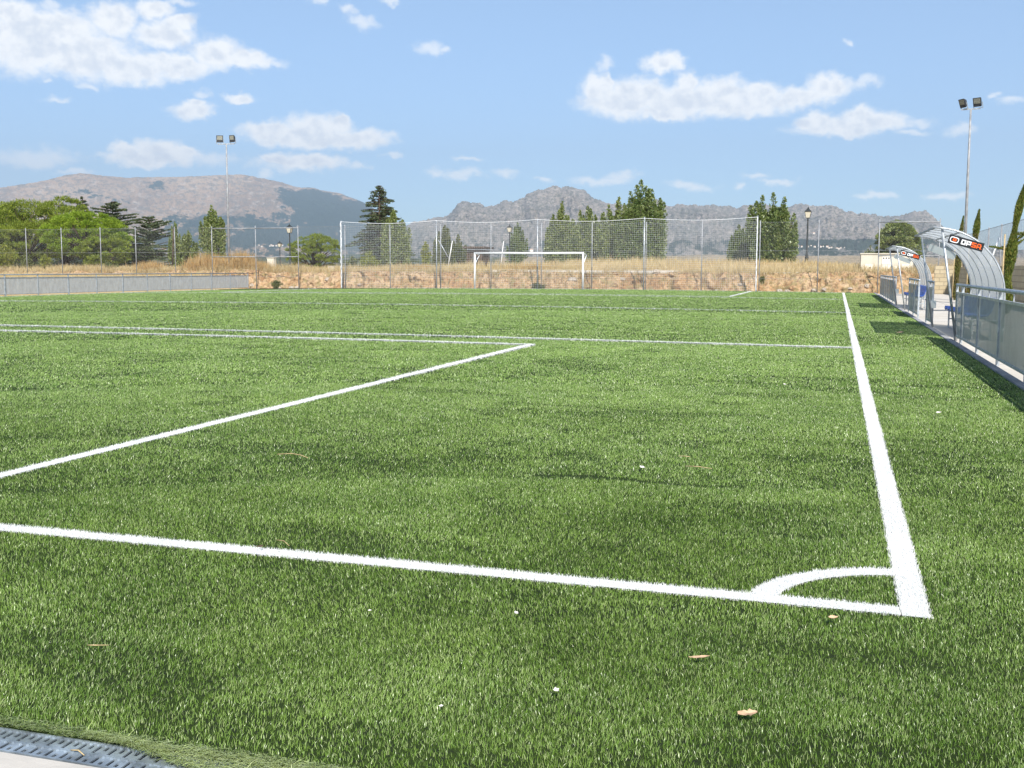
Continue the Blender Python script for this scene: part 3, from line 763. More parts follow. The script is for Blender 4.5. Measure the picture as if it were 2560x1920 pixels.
# floodlight columns
def flood(label, base, H, ang, yaw, sp, hs):
    T = thing('floodlight_column', label, 'floodlight', base, yaw, 'floodlight columns')
    MB().tube([(0, 0, -.3), (0, 0, H*.6), (0, 0, H)], [.085, .065, .045], 10).build('pole', MT['galv_dull'], T, True)
    MB().bar((-sp-.12, 0, H), (sp+.12, 0, H), .06, .06).build('cross_arm', MT['galv'], T)
    for s, (rz, rx) in zip((-1, 1), ang):
        Lm = MB()
        Lm.add([(-.30, -.06, .0), (.30, -.06, .0), (.30, -.06, .62), (-.30, -.06, .62), (-.19, .20, .10), (.19, .20, .10), (.19, .20, .46), (-.19, .20, .46)],
               [(0, 1, 2, 3), (4, 7, 6, 5), (0, 4, 5, 1), (1, 5, 6, 2), (2, 6, 7, 3), (3, 7, 4, 0)])
        h = Lm.build('lamp_housing', MT['flood'], T); h.scale = (hs, hs, hs); h.location = (s*sp, 0, H+.10); h.rotation_euler = (rx, 0, rz)
        MB().box(-.235, .235, -.075, -.062, .22, .57).build('lamp_glass', MT['flood_glass'], h)
        m_ = MB(); m_.bar((-.33, .04, -.1), (-.33, .04, .3), .03, .04); m_.bar((.33, .04, -.1), (.33, .04, .3), .03, .04); m_.bar((-.33, .04, -.1), (.33, .04, -.1), .04, .03); m_.build('bracket', MT['galv'], h)
    return T
b = at(567, 690, 60.)
flood('tall floodlight column with two lamps behind the left railing', (b[0]+.2, 60., .5), 8.65, ((.25, .05), (-.35, .1)), .10, .43, .72)
b = at(2425, 560, 57.)
flood('tall floodlight column with two lamps rising behind the nearer dugout', (b[0]-.2, 57.0, .0), 9.25, ((-.75, .35), (-.35, .25)), -.25, .33, .72)

# ------------------------------------------------------------------ terrain
def smooth(x): x = np.clip(x, 0, 1); return x*x*(3-2*x)
def ht(x, y):
    x = np.asarray(x, float); y = np.asarray(y, float)
    n = fbm(x*.25+5, y*.25+9, 4)-.5
    top = 1.0+.30*n
    z = -.08+1.08*smooth((y-58.0)/1.3)*(top)
    left = .66*smooth((-35.6-x)/2.2)+.25*n*smooth((-35.6-x)/2.2)
    right = .75*smooth((x-6.2)/3)
    z = np.maximum(z, np.maximum(left, right)-.08)
    mound = .62*np.exp(-((x+13)/11.)**2)*np.exp(-((y-67)/5.)**2)+.3*np.exp(-((x+2)/5.)**2)*np.exp(-((y-66)/5.)**2)
    z = z+mound*smooth((y-59)/4)
    far = np.maximum(0, y-84)
    z = z-far*.030-np.maximum(0, -x-75)*.02
    return z
def bank_h(x, s):
    "s 0..1 up the earth face"
    return ht(x, 57.55+s*2.2)
xs = np.concatenate([np.arange(-140, -66, 2.), np.arange(-66, 10, .45), np.arange(10, 100, 3.)])
ys = np.concatenate([np.arange(-60, 56, 3.), np.arange(56, 62, .25), np.arange(62, 100, 1.), np.arange(100, 178, 4.)])
X, Y = np.meshgrid(xs, ys); Z = ht(X, Y)+(fbm(X*.9, Y*.9, 3)-.5)*.08
inner = (X > -35.2) & (X < 5.6) & (Y < 57.2); Z = np.where(inner, -.3, Z)
face = (X > -62) & (X < 8) & (Y > 57.3) & (Y < 59.55); Z = np.where(face, Z-.30, Z)
M, t, b, o_ = bsdf_mat('dry_ground', .95, .05)
pos = t.new('ShaderNodeNewGeometry').outputs['Position']
n1 = t.map(t.noise(pos, .35, 5, .6), .3, .7); n2 = t.map(t.noise(pos, 4, 5, .65), .35, .7)
c = t.mix(n1, (.42, .30, .15), (.50, .39, .22)); c = t.mix(t.math('MULTIPLY', n2, .6), c, (.30, .21, .11))
t.l.new(c, b.inputs['Base Color'])
ter = mesh_np('dry_grassland', np.stack([X, Y, Z], -1).reshape(-1, 3), grid_faces(len(xs), len(ys)), M, smooth=True)
ter['kind'] = 'structure'
# eroded earth bank
xs = np.arange(-61.5, 8.6, .085); sv = np.linspace(0, 1, 30)
X, S = np.meshgrid(xs, sv)
gul = fbm(X*1.6+3, S*1.3+5, 4, .55, True); lump = fbm(X*2.2+30, S*5+3, 5, .6)
dep = (gul-.55)*.95+(lump-.5)*1.0
steep = .55+.35*fbm(X*.25+1, X*0+.5, 2)
Y = 57.45+S*1.9-dep*np.sin(np.pi*np.clip(S, .03, .97))*1.0+(S > .9)*.25*(S-.9)/.1
zt = ht(X, 59.5)
prof = smooth(np.clip((S-.04)/(steep), 0, 1))
edge = .34*(fbm(X*1.1, X*0+3, 5, .6)-.5)
Z = -.09+(zt+.09+edge*(S < .97))*prof+(fbm(X*3, S*7, 5, .65)-.5)*.42*np.sin(np.pi*S)
M, t, b, o_ = bsdf_mat('bank_earth', .95, .05)
pos = t.new('ShaderNodeNewGeometry').outputs['Position']
n1 = t.noise(pos, .8, 6, .7); n2 = t.noise(pos, 5, 6, .7)
c = t.ramp(n1, [(.32, (.30, .17, .085)), (.45, (.47, .30, .155)), (.56, (.55, .40, .245)), (.68, (.30, .185, .095))])
c = t.mix(t.map(n2, .46, .62, 0, .8), c, (.17, .10, .055)); c = t.mix(t.map(t.noise(t.vmath('ADD', pos, (9, 2, 4)), 2.3, 5, .6), .5, .62, 0, .7), c, (.26, .22, .10))
t.l.new(c, b.inputs['Base Color'])
bu = t.new('ShaderNodeBump', ins={'Strength': .8, 'Distance': .08}); t.l.new(n2, bu.inputs['Height']); t.l.new(bu.outputs[0], b.inputs['Normal'])
bk = mesh_np('earth_bank', np.stack([X, Y, Z], -1).reshape(-1, 3), grid_faces(len(xs), len(sv)), M)
bk['kind'] = 'structure'

# kerb slab on the bank and stones
def slab(x0, x1, y, z, nm, lab, cat):
    mb = MB(); n = int((x1-x0)/1.5)
    for i in range(n):
        a = x0+(x1-x0)*i/n; d = rng.rand()*.03
        mb.box(a+.01, x0+(x1-x0)*(i+1)/n-.01, y-.25+d, y+.3, z-.16+d, z+d*.6)
    return tag(mb.build(nm, MT['concrete']), lab, cat)
a = at(1232, 677, 59.4); b = at(1700, 677, 59.4)
slab(a[0], b[0], 59.35, 1.12, 'concrete_edging', 'broken concrete slab edging along the top of the earth bank behind the goal', 'kerb')
a = at(1885, 678, 59.6); b = at(2030, 677, 59.6)
slab(a[0], b[0], 59.6, 1.04, 'concrete_edging', 'short low concrete edging on the bank near the right-hand street lamp', 'kerb')
def rock_mesh(r, seed):
    rs = np.random.RandomState(seed); n, m_ = 9, 6; vs = []
    for j in range(m_+1):
        ph = math.pi*j/m_
        for i in range(n):
            th = 2*math.pi*i/n; k = .75+.45*rs.rand(); k = 1 if j in (0, m_) else k
            vs.append((r*k*math.sin(ph)*math.cos(th)*1.25, r*k*math.sin(ph)*math.sin(th), r*.72*k*math.cos(ph)))
    fs = [(j*n+i, j*n+(i+1) % n, (j+1)*n+(i+1) % n, (j+1)*n+i) for j in range(m_) for i in range(n)]
    return MB().add(vs, fs)
rocks = [rock_mesh(1., s).build('rock', MT['rock']).data for s in range(5)]
for o in [o for o in bpy.data.objects if o.name.startswith('rock')]: bpy.data.objects.remove(o)
RP = [(633, 715, .24), (628, 724, .12), (729, 720, .16), (742, 720, .16), (771, 722, .08), (820, 700, .22), (1060, 722, .1), (1205, 716, .1), (1432, 701, .28), (1555, 699, .17), (1625, 693, .26), (1642, 680, .2), (1505, 690, .12),
      (1790, 727, .1), (1950, 729, .2), (1968, 728, .12), (2035, 726, .14), (2060, 724, .14), (2125, 722, .12), (2170, 716, .18), (1850, 712, .12), (1705, 716, .12), (1330, 713, .1), (900, 712, .12), (1130, 700, .12), (700, 722, .1), (2000, 706, .1), (2100, 700, .13)]
RL = {0: 'larger pale rock just past the end of the left railing', 3: 'pair of pale rocks at the bank foot below the first street lamp', 5: 'pale rock halfway up the bank left of the net', 8: 'pale rock on the bank seen through the goal mouth, near its right post', 10: 'pale rock on the bank just left of the fourth net post', 11: 'rock on the concrete edging right of the fourth net post', 14: 'flat white rock at the bank foot just right of the net end', 16: 'pale rock at the bank foot left of the touchline end', 19: 'pale rock at the bank foot near the farthest right railing', 27: 'pale rock high on the bank above the end of the touchline'}
for i, (px, py, r) in enumerate(RP):
    fy = 57.5 if py > 716 else (58.0 if py > 705 else 58.45 if py > 695 else 59.1)
    p = at(px, py, fy)
    o = bpy.data.objects.new('rock', rocks[i % 5]); COL.objects.link(o); o.location = p; o.scale = (r, r, r); o.rotation_euler = (0, 0, rng.rand()*6)
    tag(o, RL.get(i, 'small pale rock lying on the earth bank beyond the pitch'), 'rock', 'rocks on the earth bank')

# loose dry grass: straw blades
def tufts(name, x, y, z, h, wdt, mat, lean=.35, label=None):
    n = len(x); th = rng.rand(n)*6.283; lx = rng.randn(n)*lean; ly = rng.randn(n)*lean
    L = np.hypot(lx, ly); s_ = np.where(L > .8, .8/L, 1); lx *= s_; ly *= s_
    V, F, rn, pt, _ = build_blades('t', x, y, wdt, h, lx, ly, None, True, z0=z)
    o = mesh_np(name, V, F, mat, attrs={'rnd': rn}); tag(o, label, 'dry grass', kind='stuff'); return o
n = 150000
x = -62+rng.rand(n)*72; y = 59.0+(rng.rand(n)**1.6)*22
k = rng.rand(n) < np.clip((fbm(x*.5+3, y*.5+1, 3)-.2)*1.8, .15, 1)
x, y = x[k], y[k]; hn = fbm(x*.35+9, y*.35+2, 3)
tufts('dry_grass', x, y, ht(x, y)-.05, (.16+.62*rng.rand(len(x))*hn*1.3), .014+.012*rng.rand(len(x)), MT['dry_grass'], .3, 'straw-coloured dry grass covering the ground above the bank')
n = 60000
x = -60+rng.rand(n)*24.2; y = 18+rng.rand(n)*41; k = (x < -36.3) & (x > -36.3-(y*.36)-4)
x, y = x[k], y[k]
tufts('dry_grass', x, y, ht(x, y)-.05, .15+.35*rng.rand(len(x)), .014+.01*rng.rand(len(x)), MT['dry_grass'], .3, 'straw-coloured dry grass growing behind the left railing')
P = []
for px, hgt, wd in ((490, .9, .8), (515, 1.2, .9), (545, 1.0, .9), (575, .9, .7), (605, 1.35, .6), (612, 1.2, .5), (640, .8, 1.2), (375, .75, .8), (650, .7, .6), (1040, .5, 1.2), (1330, .55, 1.5)):
    c0 = at(px, 670, 60.5); m_ = 700
    P.append(np.stack([c0[0]+rng.randn(m_)*wd*.5, 60.5+rng.randn(m_)*.5, np.full(m_, hgt)], -1))
P = np.concatenate(P)
tufts('orange_reeds', P[:, 0], P[:, 1], ht(P[:, 0], P[:, 1])-.05, P[:, 2]*(.5+.7*rng.rand(len(P))), .016+.014*rng.rand(len(P)), MT['orange_grass'], .16, 'tall orange dry stalks rising behind the end of the left railing')
n = 26000; x = -61+rng.rand(n)*69; s = rng.rand(n)
k = fbm(x*.7, s*2.2, 4) > .52; x, s = x[k], s[k]
tufts('dry_grass', x, 57.45+s*1.9, -.09+(ht(x, x*0+59.5)+.09)*smooth((s-.04)/.72), .12+.2*rng.rand(len(x)), .014+.01*rng.rand(len(x)), MT['dry_grass'], .5, 'sparse dry weeds growing down the earth face of the bank')
# ------------------------------------------------------------------ far land: polar sheets about the pitch
def el_of(px, py):
    return az_el(px, py)
def skyline(pts):
    A = [az_el(*p) for p in pts]; a = np.array([q[0] for q in A]); e = np.array([q[1] for q in A]); return a, e
def polar(az, r, Z, name, mat, attrs=None):
    A, R = np.meshgrid(np.radians(az), r) if r.ndim == 1 else (np.meshgrid(np.radians(az), np.arange(r.shape[0]))[0], r)
    X = CAM[0]+R*np.sin(A); Y = CAM[1]+R*np.cos(A)
    return mesh_np(name, np.stack([X, Y, Z], -1).reshape(-1, 3), grid_faces(len(az), Z.shape[0])[:, ::-1].copy(), mat, attrs=attrs, smooth=True)
def hill_mat(name, cols, rock, fscale, forest_or_shade_col, bump=6., shrub=(.07, .085, .045), flat=False):
    M, t, b, o = bsdf_mat(name, .95, .02)
    pos = t.new('ShaderNodeNewGeometry').outputs['Position']
    fo = t.new('ShaderNodeAttribute', attribute_name='forest_or_shade').outputs['Fac']
    if flat:
        xx, yy, zz = t.sep(pos); lat = t.new('ShaderNodeAttribute', attribute_name='lat').outputs['Fac']
        pos = t.comb(lat, t.math('MULTIPLY', zz, 1.6), t.math('MULTIPLY', yy, .06))
    n1 = t.noise(pos, fscale, 6, .65); n2 = t.noise(pos, fscale*7, 6, .75)
    c = t.ramp(n1, [(.36, cols[0]), (.5, cols[1]), (.64, cols[2])])
    c = t.mix(t.map(n2, .51, .62, 0, .7), c, rock)
    c = t.mix(t.map(t.noise(t.vmath('ADD', pos, (300, 90, 10)), fscale*11, 6, .8), .485, .56, 0, .8), c, shrub)
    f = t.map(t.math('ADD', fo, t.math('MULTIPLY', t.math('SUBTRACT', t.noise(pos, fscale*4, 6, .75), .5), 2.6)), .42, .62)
    c = t.mix(f, c, forest_or_shade_col)
    t.l.new(c, b.inputs['Base Color'])
    bu = t.new('ShaderNodeBump', ins={'Strength': 1., 'Distance': bump}); t.l.new(n2, bu.inputs['Height']); t.l.new(bu.outputs[0], b.inputs['Normal'])
    return M
def gauss(a, e, px, py, rx, ry, k=1.):
    A, E = az_el(px, py); return k*np.exp(-(((a-A)/(rx*.0208))**2+((e-E)/(ry*.0208))**2))

# left massif
SKA = [(-700,560),(-350,505),(-120,482),(0,469),(95,455),(162,439),(200,434),(260,440.5),(318,445),(376,443),(434,443),(492,440.5),(564,437),(602,435),(645,443),(702,455),(737,467),(782,469),(804,475),(847,482),(865,489),(905,504),(924,514),(963,538),(1006,560),(1060,585),(1120,615),(1200,640),(1400,655)]
def massif(name, lab, sk, r_foot, r_ridge, foot_py, az, nr, rough, mat_, forest_or_shade_fn, jag, seed, gull):
    a, e = skyline(sk); er = np.interp(az, a, e)
    T = np.linspace(0, 1, nr)
    ef = az_el(1280, foot_py)[1]
    A, TT = np.meshgrid(az, T)
    R = r_foot+(r_ridge-r_foot)*TT
    gx = np.radians(A)*r_ridge/1000.
    f1 = fbm(gx*gull+seed, TT*2.2+seed, 6, .55, True); f2 = fbm(gx*gull*3.1+seed+9, TT*6+3, 5, .6, rough > .6)
    base = TT**1.25+(f1-.55)*.42*np.sin(np.pi*TT)**.8+(f2-.5)*.16*rough*np.sin(np.pi*np.clip(TT, 0, .985))**.5
    E = ef+(er[None]-ef)*base
    E += jag*2.2*(fbm(gx*7+seed, TT*8, 5, .65, rough > 1)-.5)*np.sin(np.pi*np.clip(TT, 0, .97))
    E = E+jag*1.3*(fbm(gx*22+seed, TT*0, 5, .8)-.5)*TT**8*1.4
    rib = fbm(gx*gull*6+seed, TT*3.2+seed, 5, .6, True)-.55
    R = R+(r_ridge-r_foot)*rough*.055*rib*np.sin(np.pi*np.clip(TT, .02, .93))
    Z = CAM[2]+R*np.tan(np.radians(E))
    # back slope
    Rb = r_ridge+np.array([60, 250, 900])[:, None]+0*A[:3]; Zb = Z[-1][None]*np.array([.985, .9, .55])[:, None]
    fo = forest_or_shade_fn(A, E)
    fo = np.concatenate([fo, np.zeros((3, len(az)))])
    o = polar(az, np.concatenate([R, Rb]), np.concatenate([Z, Zb]), name, mat_, {'forest_or_shade': fo.ravel(), 'lat': np.broadcast_to(np.radians(az)*r_ridge, (nr+3, len(az))).ravel()})
    tag(o, lab, kind='structure'); return o
azA = np.concatenate([np.arange(-70, -45, .4), np.arange(-45, 5, .055)])
def forest_shade_A(a, e):
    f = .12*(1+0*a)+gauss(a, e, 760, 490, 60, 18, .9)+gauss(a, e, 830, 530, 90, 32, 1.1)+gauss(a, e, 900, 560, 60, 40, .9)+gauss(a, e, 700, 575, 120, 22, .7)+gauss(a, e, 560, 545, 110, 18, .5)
    f += gauss(a, e, 380, 463, 34, 16, .5)+gauss(a, e, 200, 480, 60, 10, .4)+gauss(a, e, 300, 500, 50, 12, .4)+gauss(a, e, 850, 600, 200, 16, .55)+gauss(a, e, 480, 580, 100, 30, .6)  # upper patch and arc: cloud shadow put into the colour; the rest is woodland
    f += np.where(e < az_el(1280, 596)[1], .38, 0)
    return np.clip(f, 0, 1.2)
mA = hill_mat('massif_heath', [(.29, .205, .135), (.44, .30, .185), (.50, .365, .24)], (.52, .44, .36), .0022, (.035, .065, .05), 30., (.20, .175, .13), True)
massif('mountain_massif', 'broad rounded hazy mountain filling the left horizon', SKA, 3600, 8500, 652, azA, 150, .5, mA, forest_shade_A, .05, 3.1, .8)
SKB = [(900,640),(985,585),(1035,556),(1060,550),(1080,547),(1109,543),(1129,531),(1146,512),(1161,506),(1175,507),(1196,506),(1207,512),(1230,515),(1253,509),(1268,504),(1288,501),(1311,496.7),(1316,488),(1340,479),(1358,476),(1369,472),(1384,467),(1392,470.6),(1404,476),(1413,471),(1433,467),(1444,475),(1459,475),(1470,482),(1482,495),(1496,496.7),(1511,505),(1560,512),(1600,508),(1632,505),(1641,496.7),(1654,498),(1661,509.7),(1682,512.6),(1712,512.6),(1756,514),(1785,515),(1813,520),(1842,521),(1863,512.6),(1886,509),(1929,512.6),(1970,518),(1987,513),(2016,514),(2074,518),(2103,521),(2117,527),(2146,536),(2175,537),(2219,538.6),(2255,541),(2269,536),(2284,529.7),(2301,527.5),(2315,530),(2325,539),(2337,543.7),(2347,553),(2365,575),(2400,600),(2440,618),(2540,627),(2700,625),(2900,600),(3300,610)]
azB = np.concatenate([np.arange(-24, 13, .048), np.arange(13, 45, .4)])
def forB(a, e):
    f = np.where(e < az_el(1280, 600)[1], .42, 0)+gauss(a, e, 2080, 610, 240, 16, .5)+gauss(a, e, 1800, 560, 200, 30, .25)
    return np.clip(f, 0, 1)
mB = hill_mat('granite_ridge', [(.22, .21, .18), (.33, .29, .25), (.38, .32, .26)], (.52, .45, .38), .006, (.045, .065, .042), 16., (.10, .11, .075), True)
massif('mountain_ridge', 'jagged grey granite ridge on the centre and right horizon', SKB, 2700, 5200, 652, azB, 170, 2.2, mB, forB, .22, 8.7, 1.9)

# low land between
az = np.concatenate([np.arange(-180, -50, 2.), np.arange(-50, 22, .16), np.arange(22, 180.1, 2.)])
r = np.concatenate([np.geomspace(95, 900, 46), np.geomspace(950, 3900, 46), [5200, 9300]])
A, R = np.meshgrid(az, r)
XX = R*np.sin(np.radians(A)); YY = R*np.cos(np.radians(A))
n = fbm(XX/420+3, YY/420+8, 5); n2 = fbm(XX/90+1, YY/90+2, 4)
lo = -1.2-7*smooth((R-95)/300)
hi = 27+14*(n-.5)*2
Z = lo+(hi-lo)*smooth((R-500)/2300)**1.2+(n-.5)*22*smooth((R-150)/700)+(n2-.5)*5*smooth((R-150)/300)
Z = np.where(R > 4000, 5., Z)
fo = smooth((R-900)/900)*np.where(A < az_el(1250, 600)[0], .75, .18)+(n2-.5)*.5
mC = hill_mat('valley_scrub', [(.30, .22, .13), (.42, .31, .19), (.46, .36, .24)], (.52, .43, .32), .012, (.05, .07, .035), 2., (.10, .105, .05))
o = polar(az, r, Z, 'valley', mC, {'forest_or_shade': fo.ravel()}); o['kind'] = 'structure'

# far white houses at the foot of the mountains
def house_far(px, py, wpx, rr, i):
    lab = 'tiny white village house below the left mountain, far across the valley' if px < 1000 else 'tiny white village house below the right-hand ridge, far across the valley'
    if 1300 < px < 1400: lab = 'small pale farmhouse far beyond the goal, seen through the net'
    d = dirpx(px, py); p = CAM+d*rr/math.hypot(d[0], d[1]); wd = wpx/F_PX*rr
    T = thing('village_house', lab, 'house', (p[0], p[1], p[2]-wd*.5), rng.rand()*2, 'village houses at the foot of the mountains')
    MB().box(-wd/2, wd/2, -wd*.35, wd*.35, -wd*.3, wd*.36).build('wall', MT['roof_white'], T)
    m_ = MB(); m_.add([(-wd*.55, -wd*.42, wd*.36), (wd*.55, -wd*.42, wd*.36), (wd*.55, wd*.42, wd*.36), (-wd*.55, wd*.42, wd*.36), (-wd*.5, 0, wd*.55), (wd*.5, 0, wd*.55)], [(0, 1, 5, 4), (2, 3, 4, 5), (0, 4, 3), (1, 2, 5), (3, 2, 1, 0)])
    m_.build('roof', MT['roof_tile'], T)
MT['roof_tile'] = simple('pale_tile_far', (.55, .36, .26), .9, .1, 0, .1, .1)
hs = [(632+rng.rand()*110, 612+rng.randn()*1.5, 2.5+rng.rand()*2.5) for i in range(14)]+[(1994+rng.rand()*60, 612+rng.rand()*4, 2.5+rng.rand()*3) for i in range(9)]+[(2052+rng.rand()*60, 614+rng.rand()*6, 2.5+rng.rand()*3) for i in range(9)]+[(2035, 581, 5), (1328, 622, 12)]
for i, (a_, b_, c_) in enumerate(hs): house_far(a_, b_, c_, 2600, i)

# ------------------------------------------------------------------ vegetation
def leaves(P, D, L, asp, mat, name, parent, rnd=None):
    n = len(P); D = D/np.linalg.norm(D, axis=1, keepdims=True)
    q = rng.randn(n, 3); S = np.cross(D, q); S /= np.linalg.norm(S, axis=1, keepdims=True)
    L = np.broadcast_to(L, (n,))[:, None]*(.7+.6*rng.rand(n, 1)); Wd = L*asp
    V = np.stack([P-D*L*.5, P-D*L*.05+S*Wd*.5, P+D*L*.5, P-D*L*.05-S*Wd*.5], 1).reshape(-1, 3)
    i = np.arange(n)[:, None]*4; F = i+np.array([[0, 1, 2, 3]])
    rn = np.repeat(rng.rand(n) if rnd is None else rnd, 4)
    return mesh_np(name, V, F, mat, parent, attrs={'rnd': rn})
def tree_base(px, pytop, wpx, Y, zb=None):
    top = at(px, pytop, Y); dist = math.hypot(top[0]-CAM[0], top[1]-CAM[1]); fwd = (top-CAM)@_f
    zb = float(ht(top[0], Y)) if zb is None else zb
    return top[0], zb, top[2]-zb, wpx/2/F_PX*fwd
def poplar(name, label, px, pytop, wpx, Y, mat='poplar', n=9000, K=46, leaf=.17, low=.05, zb=None, tops=None, cat='tree'):
    x0, z0, H, Wr = tree_base(px, pytop, wpx, Y, zb)
    T = thing(name, label, cat, (x0, Y, z0), 0, 'poplars and trees beyond the end fence')
    st = rng.get_state(); mb = MB(); P = []; D = []
    mb.tube([(0, 0, -.3), (.03*H*.3, 0, H*.35), (0, 0, H*.8)], [.028*H**.9+.02, .02*H, .006*H], 7)
    tops = tops or [(0, 1.)]
    nt = len(tops); n = int(n*1.45); m_ = n//K
    for k in range(K):
        tx, tf = tops[k % nt]; main = k < nt
        a = rng.rand()*6.283; q = 0. if main else math.sqrt(rng.rand())
        hi = tf if main else max(.3, (tf-.04)*(1-.45*q**2.0*(.55+.6*rng.rand()))-(.40*rng.rand() if rng.rand() < .6 else 0))
        ln = (.30+.22*rng.rand())*(1.1 if main else 1); lo = max(low, hi-ln); ln = hi-lo
        hm = (hi+lo)/2; env = min(1., (hm/.30)**.6)*(1-.30*max(0, hm-.45)/.55) if nt == 1 else min(1., (hm/.25)**.5)
        rad = Wr*q*env*(.92 if nt == 1 else .72)
        cx, cy = tx*Wr*min(1, hm*1.5)*.9+rad*math.cos(a), rad*math.sin(a)
        s = rng.rand(m_); rp = Wr*(.32 if nt == 1 else .28)*(1-s)**.6*(.35+.65*np.minimum(1, s*4+.3))+.025*Wr
        rr = rp*np.sqrt(rng.rand(m_)); aa = rng.rand(m_)*6.283; out = .13*s*Wr*q
        P.append(np.stack([cx+out*math.cos(a)+rr*np.cos(aa), cy+out*math.sin(a)+rr*np.sin(aa), (lo+ln*s)*H], 1)); D.append(np.stack([np.cos(aa)*.6, np.sin(aa)*.6, .5+.6*rng.rand(m_)], 1)+.5*rng.randn(m_, 3))
        if k % 2 == 0: mb.tube([(0, 0, lo*H*.6), (cx*.7, cy*.7, (lo+.3*ln)*H), (cx+.1*Wr*math.cos(a)*q, cy+.1*Wr*math.sin(a)*q, (lo+.8*ln)*H)], [.012*H, .007*H, .003*H], 4)
    mb.build('trunk', MT['bark'], T, True)
    leaves(np.concatenate(P), np.concatenate(D), leaf, .55, MT[mat], 'crown', T); return T
def pine(name, label, px, pytop, wpx, Y, mat='pine', n=14000, K=110, low=.25, leaf=.22, zb=None, flat=.52, puff=.20, cat='pine tree', grp='pines and cedars beyond the pitch', asp=.22):
    x0, z0, H, Wr = tree_base(px, pytop, wpx, Y, zb)
    T = thing(name, label, cat, (x0, Y, z0), 0, grp)
    mb = MB(); mb.tube([(0, 0, -.3), (.1*Wr, 0, H*.3), (0, 0, H*.75)], [.035*H, .028*H, .01*H], 8); P = []; D = []
    for k in range(K):
        a = rng.rand()*6.283; u = rng.rand()
        ph = math.acos(1-u*1.85) if k < K*.8 else rng.rand()*1.4
        sc = 1. if k < K*.8 else .72*rng.rand()+.1
        cz = low+(1-low)*flat; kz = (1-cz) if math.cos(ph) > 0 else (cz-low)
        rr = 1-puff*.8+.16*(rng.rand()-.5)
        cx, cy, cz_ = Wr*sc*rr*math.sin(ph)*math.cos(a), Wr*sc*rr*math.sin(ph)*math.sin(a), H*(cz+kz*sc*(1-puff*.5)*math.cos(ph))-puff*Wr*.4*0
        m_ = n//K; q = rng.randn(m_, 3); q[:, 2] = np.abs(q[:, 2])*1.1-.35; q /= np.linalg.norm(q, axis=1, keepdims=True)
        pr = Wr*puff*(.75+.6*rng.rand())
        P.append(np.array([cx, cy, cz_])+q*pr*(.55+.45*rng.rand(m_, 1))*np.array([1, 1, .62])); D.append(q+.35*rng.randn(m_, 3)+np.array([0, 0, .35]))
        if k % 3 == 0: mb.tube([(0, 0, H*low*.7+.15*H*rng.rand()), (cx*.55, cy*.55, cz_*.72), (cx*.95, cy*.95, cz_-.05*H)], [.014*H, .010*H, .004*H], 5)
    mb.build('trunk', MT['bark'], T, True)
    leaves(np.concatenate(P), np.concatenate(D), leaf, asp, MT[mat], 'crown', T); return T
def cedar(name, label, px, pytop, wpx, Y, n=14000, tiers=22, zb=None, up=.12, irr=.35, leaf=.2, mat='cedar', low=.08, lean=0., pw=.75):
    x0, z0, H, Wr = tree_base(px, pytop, wpx, Y, zb)
    T = thing(name, label, 'cedar tree', (x0, Y, z0), 0, 'pines and cedars beyond the pitch')
    mb = MB(); mb.tube([(0, 0, -.3), (lean*H*.1, 0, H*.5), (0, 0, H*.98)], [.03*H, .018*H, .004*H], 8); P = []; D = []
    br = []
    for i in range(tiers):
        h = low+(1-low)*(i/(tiers-1))**.9*.985; nb = 7 if h < .7 else 5
        for j in range(nb):
            a = rng.rand()*6.283; L = Wr*((1-h)**pw)*(1-irr+irr*1.6*rng.rand())+.04*Wr
            br.append((h, a, L))
    tot = sum(b_[2] for b_ in br)
    for h, a, L in br:
        m_ = max(12, int(n*L/tot)); s = .12+.9*rng.rand(m_)**.75; wd = .20*L*(1-.5*s)+.03*Wr
        off = rng.randn(m_)*wd*.6; dz = up*L*s*(1 if h > .5 else .5)-.10*L*s*s
        x = np.cos(a)*L*s-np.sin(a)*off; y = np.sin(a)*L*s+np.cos(a)*off
        P.append(np.stack([x, y, h*H*(1-.02)+dz+rng.rand(m_)*.022*H-.01*H], 1))
        D.append(np.stack([np.cos(a)*np.ones(m_), np.sin(a)*np.ones(m_), .25*np.ones(m_)], 1)+.75*rng.randn(m_, 3)*np.array([1, 1, .6]))
        mb.tube([(0, 0, h*H), (math.cos(a)*L*.5, math.sin(a)*L*.5, h*H+up*L*.4), (math.cos(a)*L*.95, math.sin(a)*L*.95, h*H+up*L*.8-.08*L)], [.008*H, .005*H, .002*H], 4)
    mb.build('trunk', MT['bark'], T, True)
    leaves(np.concatenate(P), np.concatenate(D), leaf, .34, MT[mat], 'crown', T); return T
def shrub(label, px, pytop, wpx, Y, mat, n=2500, leaf=.14, zb=None, K=14, group='shrubs in the dry grass'):
    x0, z0, H, Wr = tree_base(px, pytop, wpx, Y, zb); T = thing('shrub', label, 'shrub', (x0, Y, z0), 0, group); P = []; D = []; mb = MB()
    for k in range(K):
        a = rng.rand()*6.283; t_ = rng.rand()*.85; L = H*(1-.35*t_)*(.75+.3*rng.rand()) if k else H
        tipx, tipy = (Wr*t_*math.cos(a), Wr*t_*math.sin(a)) if k else (0, 0)
        m_ = n//K; s = .12+.88*rng.rand(m_)**.8; sp = .17*Wr+.13*Wr*np.sin(math.pi*s)
        P.append(np.stack([tipx*s**.8+rng.randn(m_)*sp*.6, tipy*s**.8+rng.randn(m_)*sp*.6, L*s], 1)); D.append(rng.randn(m_, 3)+np.array([0, 0, .8]))
        mb.tube([(0, 0, -.1), (tipx*.6, tipy*.6, L*.5), (tipx, tipy, L*.95)], [.02, .012, .004], 4)
    mb.build('stem', MT['bark'], T, True); leaves(np.concatenate(P), np.concatenate(D), leaf, .45, MT[mat], 'foliage', T); return T

